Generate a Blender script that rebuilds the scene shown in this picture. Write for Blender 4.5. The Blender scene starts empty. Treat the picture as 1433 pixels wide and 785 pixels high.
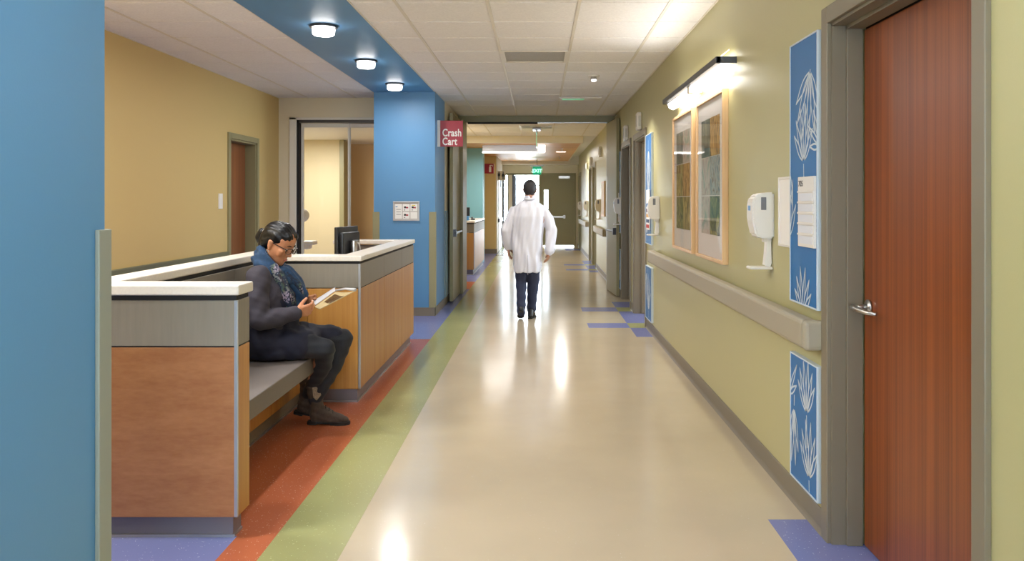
import bpy, bmesh, math, random
from mathutils import Vector, Matrix
random.seed(7)
SC = bpy.context.scene
COL = SC.collection
R = math.radians

# ---------------------------------------------------------------- camera
F_PX, CAM_H = 1186.0, 1.384
cam_d = bpy.data.cameras.new('camera')
cam = bpy.data.objects.new('camera', cam_d); COL.objects.link(cam)
cam.location = (0, 0, CAM_H); cam.rotation_euler = (R(90), 0, 0)
cam_d.sensor_width = 36.0; cam_d.sensor_fit = 'HORIZONTAL'
cam_d.lens = 36.0 * F_PX / 1433.0
cam_d.shift_x = -37.5 / 1433.0; cam_d.shift_y = -111.5 / 1433.0
cam_d.clip_start = 0.05; cam_d.clip_end = 200
SC.camera = cam

# ---------------------------------------------------------------- view, world, large lights
SC.view_settings.view_transform = 'Standard'
SC.view_settings.look = 'None'
SC.view_settings.gamma = 1.0
SC.view_settings.use_curve_mapping = False
SC.view_settings.exposure = 0.24
try:
    SC.cycles.use_denoising = True
    SC.cycles.denoiser = 'OPENIMAGEDENOISE'
    SC.cycles.max_bounces = 10
    SC.cycles.diffuse_bounces = 6
    SC.cycles.sample_clamp_indirect = 6.0
    SC.cycles.caustics_reflective = False
    SC.cycles.caustics_refractive = False
except Exception:
    pass
W = bpy.data.worlds.new('sky'); SC.world = W; W.use_nodes = True
W.node_tree.nodes['Background'].inputs[0].default_value = (0.80, 0.90, 1.0, 1)
W.node_tree.nodes['Background'].inputs[1].default_value = 14.0

def area(name, loc, sx, sy, power, color, rot=(0, 0, 0), shape='RECTANGLE', spread=180):
    d = bpy.data.lights.new(name, 'AREA'); d.shape = shape; d.size = sx; d.size_y = sy
    d.energy = power; d.color = color; d.spread = R(spread)
    o = bpy.data.objects.new(name, d); COL.objects.link(o); o.location = loc; o.rotation_euler = rot
    return o
WARM = (1.0, 0.90, 0.78); NEUT = (1.0, 0.95, 0.88)
WARM = (1.0, 0.95, 0.88); NEUT = (1.0, 0.98, 0.95)
# unseen fill lamps added: a ceiling troffer and a wall light behind the camera
FILL_TROFFERS = [(0.0, 1.6)]
for i, (x, y) in enumerate(FILL_TROFFERS):
    area('troffer_fill_light', (x, y, 2.67), 1.15, 0.55, 16, NEUT)
ALCOVE_FILL = [(-2.65, 4.2), (-2.65, 2.6)]  # unseen alcove lights, added to brighten the nook behind the blue wall
for x, y in ALCOVE_FILL:
    area('alcove_fill_light', (x, y, 2.67), 0.5, 0.5, 36, NEUT)
area('exam_room_light', (-3.75, 13.6, 2.42), 0.5, 0.5, 60, NEUT)
area('station_fill_light', (-1.62, 15.6, 2.66), 0.5, 0.8, 42, NEUT)  # hidden downlight added to brighten the second station
area('far_corridor_light', (-0.6, 17.9, 2.385), 1.1, 0.08, 24, NEUT)
area('far_corridor_uplight', (-0.6, 17.9, 2.636), 1.1, 0.06, 9, NEUT, rot=(R(180), 0, 0))
area('far_downlight', (.53, 20.3, 2.551), 0.2, 0.15, 30, NEUT)
SOFFIT = [1.63, 3.2, 4.77, 6.34, 7.90, 9.47]
for y in SOFFIT:
    area('soffit_lamp_light', (-1.61, y, 2.618), 0.15, 0.15, 12, NEUT, shape='DISK')
# wall lights: their upper lenses wash wall and ceiling
WALL_LIGHTS = [(5.05, 7.23), (-1.6, 0.58)]
for a_, b_ in WALL_LIGHTS:
    area('wall_light_up', (1.05, (a_ + b_) / 2, 2.29), 0.08, b_ - a_ - .2, 5, NEUT, rot=Vector((-.85, 0, .53)).to_track_quat('-Z', 'X').to_euler())
    area('wall_light_down', (1.115, (a_ + b_) / 2, 2.14), 0.06, b_ - a_ - .2, 5.5, NEUT)
sp = bpy.data.lights.new('corridor_spot_light', 'SPOT'); sp.energy = 110; sp.color = WARM; sp.spot_size = R(120); sp.spot_blend = 0.6; sp.shadow_soft_size = 0.03
so = bpy.data.objects.new('corridor_spot_light', sp); COL.objects.link(so); so.location = (0.578, 8.9, 2.63)

# ---------------------------------------------------------------- helpers
def lin(h):
    h = h.lstrip('#'); v = [int(h[i:i + 2], 16) / 255 for i in (0, 2, 4)]
    return tuple(c / 12.92 if c <= .04045 else ((c + .055) / 1.055) ** 2.4 for c in v) + (1,)

MATS = {}
def mat(name, col, rough=.5, metal=0.0, spec=.5, emit=None, strength=0.0, noise=None, bump=None, coat=0.0, sheen=0.0):
    """noise=(scale xyz, amount, detail): mottles the colour; bump=(scale, strength)"""
    m = bpy.data.materials.new(name); m.use_nodes = True; nt = m.node_tree; b = nt.nodes['Principled BSDF']
    c = lin(col) if isinstance(col, str) else col
    b.inputs['Base Color'].default_value = c; b.inputs['Roughness'].default_value = rough
    b.inputs['Metallic'].default_value = metal; b.inputs['Specular IOR Level'].default_value = spec
    b.inputs['Coat Weight'].default_value = coat; b.inputs['Sheen Weight'].default_value = sheen
    if emit is not None:
        b.inputs['Emission Color'].default_value = lin(emit) if isinstance(emit, str) else emit
        b.inputs['Emission Strength'].default_value = strength
    if noise or bump:
        tc = nt.nodes.new('ShaderNodeTexCoord')
    if noise:
        sc, amt, det = noise
        mp = nt.nodes.new('ShaderNodeMapping'); mp.inputs['Scale'].default_value = sc
        nz = nt.nodes.new('ShaderNodeTexNoise'); nz.inputs['Scale'].default_value = 1.0; nz.inputs['Detail'].default_value = det; nz.inputs['Roughness'].default_value = .6
        nt.links.new(tc.outputs['Object'], mp.inputs['Vector']); nt.links.new(mp.outputs[0], nz.inputs['Vector'])
        rp = nt.nodes.new('ShaderNodeValToRGB')
        rp.color_ramp.elements[0].position = .3; rp.color_ramp.elements[1].position = .7
        rp.color_ramp.elements[0].color = tuple(max(0, x * (1 - amt)) for x in c[:3]) + (1,)
        rp.color_ramp.elements[1].color = tuple(min(1, x * (1 + amt)) for x in c[:3]) + (1,)
        nt.links.new(nz.outputs['Fac'], rp.inputs['Fac']); nt.links.new(rp.outputs[0], b.inputs['Base Color'])
    if bump:
        nb = nt.nodes.new('ShaderNodeTexNoise'); nb.inputs['Scale'].default_value = bump[0]; nb.inputs['Detail'].default_value = 3
        bp = nt.nodes.new('ShaderNodeBump'); bp.inputs['Strength'].default_value = bump[1]; bp.inputs['Distance'].default_value = .01
        nt.links.new(tc.outputs['Object'], nb.inputs['Vector']); nt.links.new(nb.outputs['Fac'], bp.inputs['Height']); nt.links.new(bp.outputs[0], b.inputs['Normal'])
    MATS[name] = m
    return m

def speckle(name, col, fleck, dens=.62, rough=.22):
    """glossy resilient flooring with tiny flecks"""
    m = bpy.data.materials.new(name); m.use_nodes = True; nt = m.node_tree; b = nt.nodes['Principled BSDF']
    N = nt.nodes.new; L = nt.links.new
    tc = N('ShaderNodeTexCoord'); vo = N('ShaderNodeTexVoronoi'); vo.inputs['Scale'].default_value = 95
    L(tc.outputs['Object'], vo.inputs['Vector'])
    nz = N('ShaderNodeTexNoise'); nz.inputs['Scale'].default_value = 60; L(tc.outputs['Object'], nz.inputs['Vector'])
    lt = N('ShaderNodeMath'); lt.operation = 'LESS_THAN'; lt.inputs[1].default_value = .22; L(vo.outputs['Distance'], lt.inputs[0])
    gt = N('ShaderNodeMath'); gt.operation = 'GREATER_THAN'; gt.inputs[1].default_value = dens; L(nz.outputs['Fac'], gt.inputs[0])
    mu = N('ShaderNodeMath'); mu.operation = 'MULTIPLY'; L(lt.outputs[0], mu.inputs[0]); L(gt.outputs[0], mu.inputs[1])
    big = N('ShaderNodeTexNoise'); big.inputs['Scale'].default_value = 1.3; big.inputs['Detail'].default_value = 4; L(tc.outputs['Object'], big.inputs['Vector'])
    c = lin(col)
    rp = N('ShaderNodeValToRGB'); rp.color_ramp.elements[0].position = .3; rp.color_ramp.elements[1].position = .75
    rp.color_ramp.elements[0].color = tuple(x * .93 for x in c[:3]) + (1,); rp.color_ramp.elements[1].color = tuple(min(1, x * 1.06) for x in c[:3]) + (1,)
    L(big.outputs['Fac'], rp.inputs['Fac'])
    mx = N('ShaderNodeMix'); mx.data_type = 'RGBA'; L(mu.outputs[0], mx.inputs['Factor']); L(rp.outputs[0], mx.inputs[6]); mx.inputs[7].default_value = lin(fleck)
    L(mx.outputs[2], b.inputs['Base Color'])
    b.inputs['Roughness'].default_value = rough; b.inputs['Specular IOR Level'].default_value = .5
    wv = N('ShaderNodeTexNoise'); wv.inputs['Scale'].default_value = 3.2; wv.inputs['Detail'].default_value = 2; L(tc.outputs['Object'], wv.inputs['Vector'])
    bp = N('ShaderNodeBump'); bp.inputs['Strength'].default_value = .05; bp.inputs['Distance'].default_value = .02
    L(wv.outputs['Fac'], bp.inputs['Height']); L(bp.outputs[0], b.inputs['Normal'])
    MATS[name] = m
    return m

def wood(name, dark, light, grain=(40, 40, 1.2), rough=.35, coat=.15):
    """veneer: stretched grain noise plus broad bands"""
    m = bpy.data.materials.new(name); m.use_nodes = True; nt = m.node_tree; b = nt.nodes['Principled BSDF']
    N = nt.nodes.new; L = nt.links.new
    tc = N('ShaderNodeTexCoord'); mp = N('ShaderNodeMapping'); mp.inputs['Scale'].default_value = grain; L(tc.outputs['Object'], mp.inputs['Vector'])
    n1 = N('ShaderNodeTexNoise'); n1.inputs['Scale'].default_value = 1; n1.inputs['Detail'].default_value = 6; n1.inputs['Roughness'].default_value = .65; L(mp.outputs[0], n1.inputs['Vector'])
    mp2 = N('ShaderNodeMapping'); mp2.inputs['Scale'].default_value = tuple(g * .22 for g in grain); L(tc.outputs['Object'], mp2.inputs['Vector'])
    n2 = N('ShaderNodeTexNoise'); n2.inputs['Scale'].default_value = 1; n2.inputs['Detail'].default_value = 2; L(mp2.outputs[0], n2.inputs['Vector'])
    ad = N('ShaderNodeMath'); ad.operation = 'ADD'; L(n1.outputs['Fac'], ad.inputs[0]); L(n2.outputs['Fac'], ad.inputs[1])
    hf = N('ShaderNodeMath'); hf.operation = 'MULTIPLY'; hf.inputs[1].default_value = .5; L(ad.outputs[0], hf.inputs[0])
    rp = N('ShaderNodeValToRGB'); rp.color_ramp.elements[0].position = .36; rp.color_ramp.elements[1].position = .64
    rp.color_ramp.elements[0].color = lin(dark); rp.color_ramp.elements[1].color = lin(light); L(hf.outputs[0], rp.inputs['Fac'])
    L(rp.outputs[0], b.inputs['Base Color']); b.inputs['Roughness'].default_value = rough; b.inputs['Coat Weight'].default_value = coat; b.inputs['Coat Roughness'].default_value = .25
    MATS[name] = m
    return m

def glass(name, tint=(1, 1, 1, 1), gloss=.08):
    m = bpy.data.materials.new(name); m.use_nodes = True; nt = m.node_tree; nt.nodes.clear()
    N = nt.nodes.new; L = nt.links.new
    o = N('ShaderNodeOutputMaterial'); t = N('ShaderNodeBsdfTransparent'); t.inputs[0].default_value = tint
    g = N('ShaderNodeBsdfGlossy'); g.inputs['Roughness'].default_value = .02
    lw = N('ShaderNodeLayerWeight'); lw.inputs['Blend'].default_value = .5
    p5 = N('ShaderNodeMath'); p5.operation = 'POWER'; p5.inputs[1].default_value = 5; L(lw.outputs['Facing'], p5.inputs[0])
    fr = N('ShaderNodeMath'); fr.operation = 'MULTIPLY_ADD'; fr.inputs[1].default_value = .3; fr.inputs[2].default_value = .03; L(p5.outputs[0], fr.inputs[0])
    mx = N('ShaderNodeMixShader'); L(fr.outputs[0], mx.inputs[0]); L(t.outputs[0], mx.inputs[1]); L(g.outputs[0], mx.inputs[2]); L(mx.outputs[0], o.inputs[0])
    MATS[name] = m
    return m

class MB:
    """collects shapes in world coordinates into one mesh"""
    def __init__(s): s.bm = bmesh.new()
    def _add(s, b2):
        me = bpy.data.meshes.new('tmp'); b2.to_mesh(me); b2.free(); s.bm.from_mesh(me); bpy.data.meshes.remove(me); return s
    def box(s, x0, x1, y0, y1, z0, z1, bev=0.0, seg=2):
        b = bmesh.new(); bmesh.ops.create_cube(b, size=1)
        for v in b.verts:
            v.co = Vector(((x0 + x1) / 2 + v.co.x * (x1 - x0), (y0 + y1) / 2 + v.co.y * (y1 - y0), (z0 + z1) / 2 + v.co.z * (z1 - z0)))
        if bev: bmesh.ops.bevel(b, geom=list(b.edges), offset=bev, segments=seg, profile=.5, affect='EDGES', clamp_overlap=True)
        return s._add(b)
    def cyl(s, p0, p1, r0, r1=None, n=24, bev=0.0):
        r1 = r0 if r1 is None else r1; p0 = Vector(p0); p1 = Vector(p1); d = p1 - p0
        b = bmesh.new(); bmesh.ops.create_cone(b, cap_ends=True, segments=n, radius1=r0, radius2=r1, depth=d.length)
        M = Matrix.Translation((p0 + p1) / 2) @ d.to_track_quat('Z', 'Y').to_matrix().to_4x4()
        if bev:
            bmesh.ops.bevel(b, geom=[e for e in b.edges if any(len(f.verts) > 4 for f in e.link_faces)], offset=bev, segments=2, affect='EDGES')
        bmesh.ops.transform(b, matrix=M, verts=b.verts); return s._add(b)
    def poly(s, pts, ext):
        """prism from planar 3-D outline pts extruded by vector ext"""
        b = bmesh.new(); vs = [b.verts.new(p) for p in pts]; f = b.faces.new(vs)
        r = bmesh.ops.extrude_face_region(b, geom=[f]); vv = [g for g in r['geom'] if isinstance(g, bmesh.types.BMVert)]
        bmesh.ops.translate(b, vec=ext, verts=vv); bmesh.ops.recalc_face_normals(b, faces=b.faces); return s._add(b)
    def tube(s, pts, r, n=8, closed=False, flat=1.0):
        """swept round section along points"""
        b = bmesh.new(); pts = [Vector(p) for p in pts]; rings = []; m = len(pts)
        rr = r if isinstance(r, (list, tuple)) else [r] * m
        up = Vector((0, 0, 1))
        for i, p in enumerate(pts):
            a = pts[i - 1] if (i > 0 or closed) else p; c = pts[(i + 1) % m] if (i < m - 1 or closed) else p
            t = (c - a).normalized(); u = t.cross(up)
            if u.length < 1e-3: u = t.cross(Vector((0, 1, 0)))
            u.normalize(); w = u.cross(t)
            rings.append([b.verts.new(p + (u * math.cos(q) + w * math.sin(q) * flat) * rr[i]) for q in [2 * math.pi * k / n for k in range(n)]])
        for i in range(m if closed else m - 1):
            A, B = rings[i], rings[(i + 1) % m]
            for k in range(n): b.faces.new((A[k], A[(k + 1) % n], B[(k + 1) % n], B[k]))
        if not closed:
            b.faces.new(rings[0][::-1]); b.faces.new(rings[-1])
        bmesh.ops.recalc_face_normals(b, faces=b.faces); return s._add(b)
    def quad(s, a, b_, c, d):
        s.bm.faces.new([s.bm.verts.new(p) for p in (a, b_, c, d)]); return s
    def ribbon(s, pts, w, nrm, off):
        """flat line of width w through pts, in a plane of normal nrm, lifted by off"""
        nrm = Vector(nrm); P = [Vector(p) + nrm * off for p in pts]; row = []
        P = [p for k, p in enumerate(P) if k == 0 or (p - P[k - 1]).length > 1e-5]
        if len(P) < 2: return s
        for k, p in enumerate(P):
            t = (P[min(k + 1, len(P) - 1)] - P[max(k - 1, 0)])
            if t.length < 1e-6: t = P[k] - P[k - 1]
            u = t.normalized().cross(nrm) * w / 2; row.append((s.bm.verts.new(p - u), s.bm.verts.new(p + u)))
        for (a, b), (c, d) in zip(row[:-1], row[1:]): s.bm.faces.new((a, c, d, b))
        return s
    def build(s, name, m, parent=None, origin=None, smooth=False):
        off = WL(parent) if parent is not None else Vector(origin) if origin is not None else None
        if off is None:
            xs = [v.co for v in s.bm.verts]
            lo = [min(c[i] for c in xs) for i in range(3)]; hi = [max(c[i] for c in xs) for i in range(3)]
            off = Vector(((lo[0] + hi[0]) / 2, (lo[1] + hi[1]) / 2, lo[2]))
        bmesh.ops.translate(s.bm, vec=-off, verts=s.bm.verts)
        me = bpy.data.meshes.new(name); s.bm.to_mesh(me); s.bm.free()
        if smooth:
            for p in me.polygons: p.use_smooth = True
        return link(name, me, m, parent, off)

_WLOC = {}
def WL(o): return _WLOC[o.name]
def link(name, me, m, parent, off):
    if m is not None:
        me.materials.clear(); me.materials.append(m)
    o = bpy.data.objects.new(name, me); COL.objects.link(o)
    if parent is not None:
        o.parent = parent; _WLOC[o.name] = WL(parent).copy()
    else:
        o.location = off; _WLOC[o.name] = Vector(off)
    return o
def tag(o, label=None, cat=None, group=None, kind=None):
    if label: o['label'] = label
    if cat: o['category'] = cat
    if group: o['group'] = group
    if kind: o['kind'] = kind
    return o
def thing(name, loc, label, cat, group=None, kind=None):
    o = bpy.data.objects.new(name, None); COL.objects.link(o); o.location = loc; o.empty_display_size = .05
    _WLOC[o.name] = Vector(loc)
    return tag(o, label, cat, group, kind)
def dup(root, delta, label=None):
    r = root.copy(); COL.objects.link(r); r.location = root.location + Vector(delta); _WLOC[r.name] = Vector(r.location)
    if label: r['label'] = label
    for ch in root.children:
        c = ch.copy(); COL.objects.link(c); c.parent = r; _WLOC[c.name] = WL(r).copy()
        for g in ch.children:
            d = g.copy(); COL.objects.link(d); d.parent = c; _WLOC[d.name] = WL(r).copy()
    return r
def bx(name, m, parent, *a, **k):
    return MB().box(*a, **k).build(name, m, parent)
def text(body, size, name, m, parent, loc, rot, extr=.001, bold=0.0, align='LEFT', space=1.0, sx=1.0, line=1.0):
    """lettering as a thin mesh; loc in world coordinates"""
    c = bpy.data.curves.new('lettering', 'FONT'); c.body = body; c.size = size; c.extrude = extr; c.offset = bold; c.align_x = align; c.space_character = space; c.space_line = line
    t = bpy.data.objects.new('lettering_tmp', c); COL.objects.link(t)
    me = bpy.data.meshes.new_from_object(t.evaluated_get(bpy.context.evaluated_depsgraph_get()))
    bpy.data.objects.remove(t); bpy.data.curves.remove(c)
    off = WL(parent) if parent is not None else Vector((0, 0, 0))
    me.transform(Matrix.Translation(Vector(loc) - off) @ rot.to_4x4() @ Matrix.Diagonal((sx, 1, 1, 1)))
    me.name = name
    return link(name, me, m, parent, off)
FACE_CAM = Matrix(((1, 0, 0), (0, 0, -1), (0, 1, 0)))        # lettering that reads from -Y
FACE_LEFT = Matrix(((0, 0, -1), (-1, 0, 0), (0, 1, 0)))      # lettering on the right wall, reads from -X
def at(px, py, Y): return Vector(((px - 754) / F_PX * Y, Y, CAM_H - (py - 281) / F_PX * Y))
# ---------------------------------------------------------------- materials
wall_green = mat('paint_green', '#B8B282', .4, bump=(180, .03))
wall_yellow = mat('paint_yellow', '#D6BA7C', .6, bump=(180, .03))
wall_cream = mat('paint_cream', '#E0D6BC', .38, bump=(180, .03))
wall_tan = mat('paint_tan', '#D8B580', .6)
wall_blue = mat('paint_blue', '#588FBE', .46, bump=(180, .03))
wall_teal = mat('paint_teal', '#7FB9C6', .5)
wall_white = mat('paint_white', '#E6E3DA', .5)
tile_m = mat('mineral_fibre_tile', '#F1EFEF', .85, noise=((70, 70, 70), .06, 4), bump=(160, .12))
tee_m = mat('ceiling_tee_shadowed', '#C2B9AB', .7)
grid_m = mat('ceiling_grid_paint', '#E2DCD0', .5)
plenum_m = mat('ceiling_slab', '#9A948A', .9)
beige_m = speckle('floor_beige', '#CABBA2', '#D8CFC0', .66, .16)
orange_m = speckle('floor_orange', '#BE6A48', '#E3B79A', .55, .24)
green_m = speckle('floor_green', '#A3A570', '#CFD3A0', .58, .22)
laven_m = speckle('floor_lavender', '#7A82B8', '#B9C0E2', .58, .24)
taupe_m = mat('taupe_rail', '#A59C88', .5)
frame_m = mat('frame_taupe', '#7E7461', .42)
olive_m = mat('olive_paint', '#948E6A', .42)
base_m = mat('baseboard_rubber', '#7E7566', .5)
guard_m = mat('guard_grey', '#8F958C', .45)
guard_blue_m = mat('guard_blue_grey', '#7F9CB0', .45)
cherry_m = wood('cherry_veneer', '#682F0A', '#984C18', (1.2, 80, .6), .38, .12)
brown_door_m = wood('brown_door_veneer', '#7A4423', '#96592F', (1.2, 45, .9), .4, .1)
maple_shaded_m = wood('maple_veneer_shaded', '#935F38', '#A67248', (22, 22, 80), .4, .1)  # end wall front darkened in colour for its shade; same wood as below
maple_side_m = wood('maple_veneer_upright', '#AF7637', '#C28F48', (60, 60, 1.6), .4, .1)  # same maple in its lit tone, with upright grain
ceil_wood_m = wood('ceiling_wood_panel', '#CE9550', '#DDA862', (2, 40, 2), .45, .05)
lam_m = mat('grey_laminate', '#837C70', .45, noise=((60, 60, 4), .05, 3))
plinth_m = mat('plinth_grey', '#77727A', .4)
steel_m = mat('brushed_steel', '#C4C2C0', .28, metal=1.0)
dark_steel_m = mat('dark_steel', '#55565A', .35, metal=.9)
alu_m = mat('aluminium_trim', '#B9B9BC', .35, metal=.8)
counter_m = mat('solid_surface', '#E2DBD1', .3, noise=((90, 90, 90), .05, 5))
bench_m = mat('bench_top', '#6E6662', .5, noise=((80, 80, 80), .05, 4))
black_m = mat('black_plastic', '#17181C', .38)
gap_m = mat('dark_gasket', '#1B1B1E', .7)
white_m = mat('white_plastic', '#E4E0DA', .35)
paper_m = mat('paper_white', '#EFEDEA', .6)
grey_plastic_m = mat('grey_window_plastic', '#6F7178', .3)
bluedot_m = mat('blue_plastic', '#4C8CC4', .3)
red_m = mat('sign_red', '#A31A30', .4)
signwhite_m = mat('sign_white', '#F4F0EA', .5)
art_blue_m = mat('panel_blue', '#1A6AAA', .45, noise=((1.5, 1.5, 1.5), .06, 2))
art_white_m = mat('panel_print_white', '#C9D6E2', .5)
oak_m = wood('oak_frame', '#D2A878', '#E3BF90', (60, 60, 2.5), .45, .05)
matboard_m = mat('mat_board', '#E5E0DC', .7)
lamp_m = mat('lamp_glow', '#FFFFFF', .4, emit=(1, .96, .92, 1), strength=9)
tube_m = mat('tube_glow', '#FFFFFF', .4, emit=(1, .96, .92, 1), strength=3.2)
shade_m = mat('pendant_shade_glow', '#FFFFFF', .4, emit=(1, .93, .85, 1), strength=5)
diff_m = mat('troffer_diffuser', '#FFFFFF', .5, emit=(1, .93, .84, 1), strength=3)
exit_m = mat('exit_green_glow', '#20C080', .4, emit=(.03, .75, .38, 1), strength=1.2)
acryl_m = glass('clear_acrylic', (.86, .97, .92, 1))
glass_m = glass('window_glass', (.97, .98, .98, 1))
picglass_m = glass('picture_glass', (.98, .98, .98, 1))

# ---------------------------------------------------------------- structure
CEIL = 2.70; XR = 1.18; XL = -3.33; XC = -1.25
def struct(name, o, label):
    o['kind'] = 'structure'; o['label'] = label; return o

fl = MB().box(-5, 6, -4, 30, -.12, 0).build('floor', beige_m, None, (0, 0, 0))
struct('floor', fl, 'glossy beige corridor floor with coloured inlaid strips')
def inlay(m, x0, x1, y0, y1, name='floor_panel'):
    return MB().box(x0, x1, y0, y1, -.01, .0006).build(name, m, fl)
inlay(green_m, -1.085, -.775, -4, 25.6)
inlay(orange_m, -1.245, -1.085, -4, 3.5)
inlay(orange_m, -1.98, -1.085, 3.5, 8.48)
inlay(laven_m, -5, -1.245, -4, 3.5)
inlay(laven_m, -5, -1.98, 3.5, 8.48)
inlay(laven_m, -5, -1.085, 8.48, 13.3)
inlay(orange_m, -1.4, -1.085, 13.3, 14.5)
inlay(laven_m, -5, -1.085, 14.5, 25.6)
def door_floor(y0, y1, strips):
    ys = [y0] + [v for s in strips for v in s] + [y1]
    for i in range(len(ys) - 1):
        inlay(green_m if i % 2 else laven_m, .995, 1.32, ys[i], ys[i + 1], 'floor_tile')
    for a, b in strips: inlay(laven_m, .545, .995, a, b, 'floor_tile')
door_floor(2.0, 3.68, [(2.35, 2.71)])
door_floor(8.62, 11.6, [(9.23, 9.59), (10.6, 11.0)])
door_floor(16.4, 19.6, [(16.85, 17.2), (18.15, 18.5)])
inlay(laven_m, .75, 1.18, 23.6, 24.6, 'floor_tile')

# --- ceiling
ce = MB().box(-5, 6, -4, 26.2, 2.74, 2.9).build('ceiling', plenum_m, None, (0, 0, 2.74))
struct('ceiling', ce, 'suspended white tile ceiling over corridor and nurse alcove')
MB().box(-5, 3, -4, 4.41, 2.70, 2.74).build('ceiling_panel', tile_m, ce)
tile_meshes = {}
def tile(x0, x1, y0, y1):
    w, d = round(x1 - x0, 3), round(y1 - y0, 3)
    if (w, d) not in tile_meshes:
        b = bmesh.new(); bmesh.ops.create_cube(b, size=1)
        for v in b.verts: v.co = Vector((v.co.x * (w - .018), v.co.y * (d - .022), v.co.z * .014))
        bmesh.ops.bevel(b, geom=[e for e in b.edges if all(v.co.z < 0 for v in e.verts)], offset=.004, segments=1, affect='EDGES')
        me = bpy.data.meshes.new('ceiling_tile'); b.to_mesh(me); b.free(); me.materials.append(tile_m); tile_meshes[(w, d)] = me
    o = bpy.data.objects.new('ceiling_tile', tile_meshes[(w, d)]); COL.objects.link(o); o.parent = ce; _WLOC[o.name] = WL(ce)
    o.location = Vector(((x0 + x1) / 2, (y0 + y1) / 2, 2.709)) - WL(ce)
VENTS = [(-.34, .27, 7.46, 8.07), (-.34, .27, 14.78, 15.39)]
def tiles(xs, y0, y1):
    ys = [y for y in [4.41 + .61 * k for k in range(40)] if y0 - .01 < y < y1 - .05]
    if ys[0] > y0 + .05: ys = [y0] + ys
    ys.append(y1)
    for a, b in zip(xs[:-1], xs[1:]):
        for c, d in zip(ys[:-1], ys[1:]):
            if any(abs(a - v[0]) < .02 and abs(c - v[2]) < .05 for v in VENTS): continue
            tile(a, b, c, d)
    for x in xs[1:-1]: MB().box(x - .011, x + .011, ys[0], y1, 2.6985, 2.716).build('ceiling_grid_runner', grid_m, ce)
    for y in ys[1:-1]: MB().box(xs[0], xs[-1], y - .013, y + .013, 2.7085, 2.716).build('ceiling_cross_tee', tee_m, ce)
    MB().box(xs[0] - .012, xs[-1] + .012, ys[0], y1, 2.717, 2.735).build('ceiling_backing', plenum_m, ce)
    for x in (xs[0], xs[-1]): MB().box(x - .012, x + .012, ys[0], y1, 2.697, 2.717).build('ceiling_edge_trim', grid_m, ce)
XS = [-1.26, -.951, -.34, .27, .872, 1.18]
tiles(XS, 4.41, 13.16)
tiles([-3.33, -2.95, -2.34, -1.995], 4.41, 10.85)
tiles(XS, 13.3, 17.2)
MB().box(-1.995, -1.26, -4, 10.6, 2.694, 2.74).build('ceiling_band', wall_blue, ce)
MB().box(-5, -1.272, 13.2, 17.2, 2.70, 2.74).build('ceiling_panel', tile_m, ce)
MB().box(-5, XR, 25.0, 26.2, 2.47, 2.7).build('ceiling_panel', wall_white, ce)
MB().box(.9, XR, 17.2, 25.0, 2.70, 2.74).build('ceiling_panel', wall_white, ce)
# dropped wood soffit of the far corridor
MB().box(-5, .9, 17.18, 17.24, 2.555, 2.74).build('ceiling_fascia', wall_cream, ce)
MB().box(.86, .9, 17.24, 25.0, 2.555, 2.74).build('ceiling_fascia', wall_cream, ce)
for k in range(5):
    MB().box(-5, .86, 17.24 + k * 1.552, 17.24 + (k + 1) * 1.552 - .006, 2.559, 2.60).build('ceiling_wood_panel', ceil_wood_m, ce)
MB().box(-4.6, -2.0, 11.0, 16.5, 2.464, 2.6).build('ceiling_panel', wall_white, ce)

# --- right wall with door recesses (Y ranges of the openings)
DOORS = [('door_1', 2.28, 3.42, 2.10), ('door_2', 9.33, 10.42, 2.12), ('door_3', 10.86, 11.92, 2.12), ('door_4', 17.5, 18.45, 2.12), ('door_5', 18.85, 19.7, 2.12), ('door_6', 23.6, 24.7, 2.12)]
m_ = MB(); y = -4
for n, a, b, z in DOORS:
    m_.box(XR, 1.6, y, a, 0, 2.74); m_.box(XR, 1.6, a, b, z, 2.74); y = b
    if n != 'door_2': m_.box(1.42, 1.6, a, b, 0, z)
m_.box(XR, 1.6, y, 26.2, 0, 2.74)
wr = struct('wall_right', m_.build('wall_right', wall_green, None, (XR, 0, 0)), 'long pale green corridor wall with doors')
bbr = thing('baseboard_right', (XR, 3, 0), 'taupe rubber baseboard along the green wall', None, kind='structure')
def board(y0, y1):
    pr = [(XR + .001, 0), (XR - .018, 0), (XR - .010, .012), (XR - .007, .022), (XR - .007, .098), (XR - .004, .102), (XR + .001, .102)]
    MB().poly([(x, y0, z) for x, z in pr], (0, y1 - y0, 0)).build('baseboard_strip', base_m, bbr)
yy = -4
for n, a, b, z in DOORS:
    board(yy, a - .07); yy = b + .07
board(yy, 25.6)

def lever(parent_leaf, x, y, z, dirn=-1, mm=steel_m):
    h = MB().cyl((x, y, z), (x - .012, y, z), .031, n=28, bev=.003).cyl((x - .010, y, z), (x - .062, y, z), .011, n=16)
    h.tube([(x - .062, y + .012 * -dirn, z), (x - .066, y + .02 * dirn, z - .001), (x - .062, y + .06 * dirn, z - .004), (x - .05, y + .1 * dirn, z - .008), (x - .028, y + .135 * dirn, z - .010)], [.012, .0125, .0115, .010, .008], 12, flat=.9)
    return h.build('lever_handle', mm, parent_leaf, smooth=True)

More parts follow.
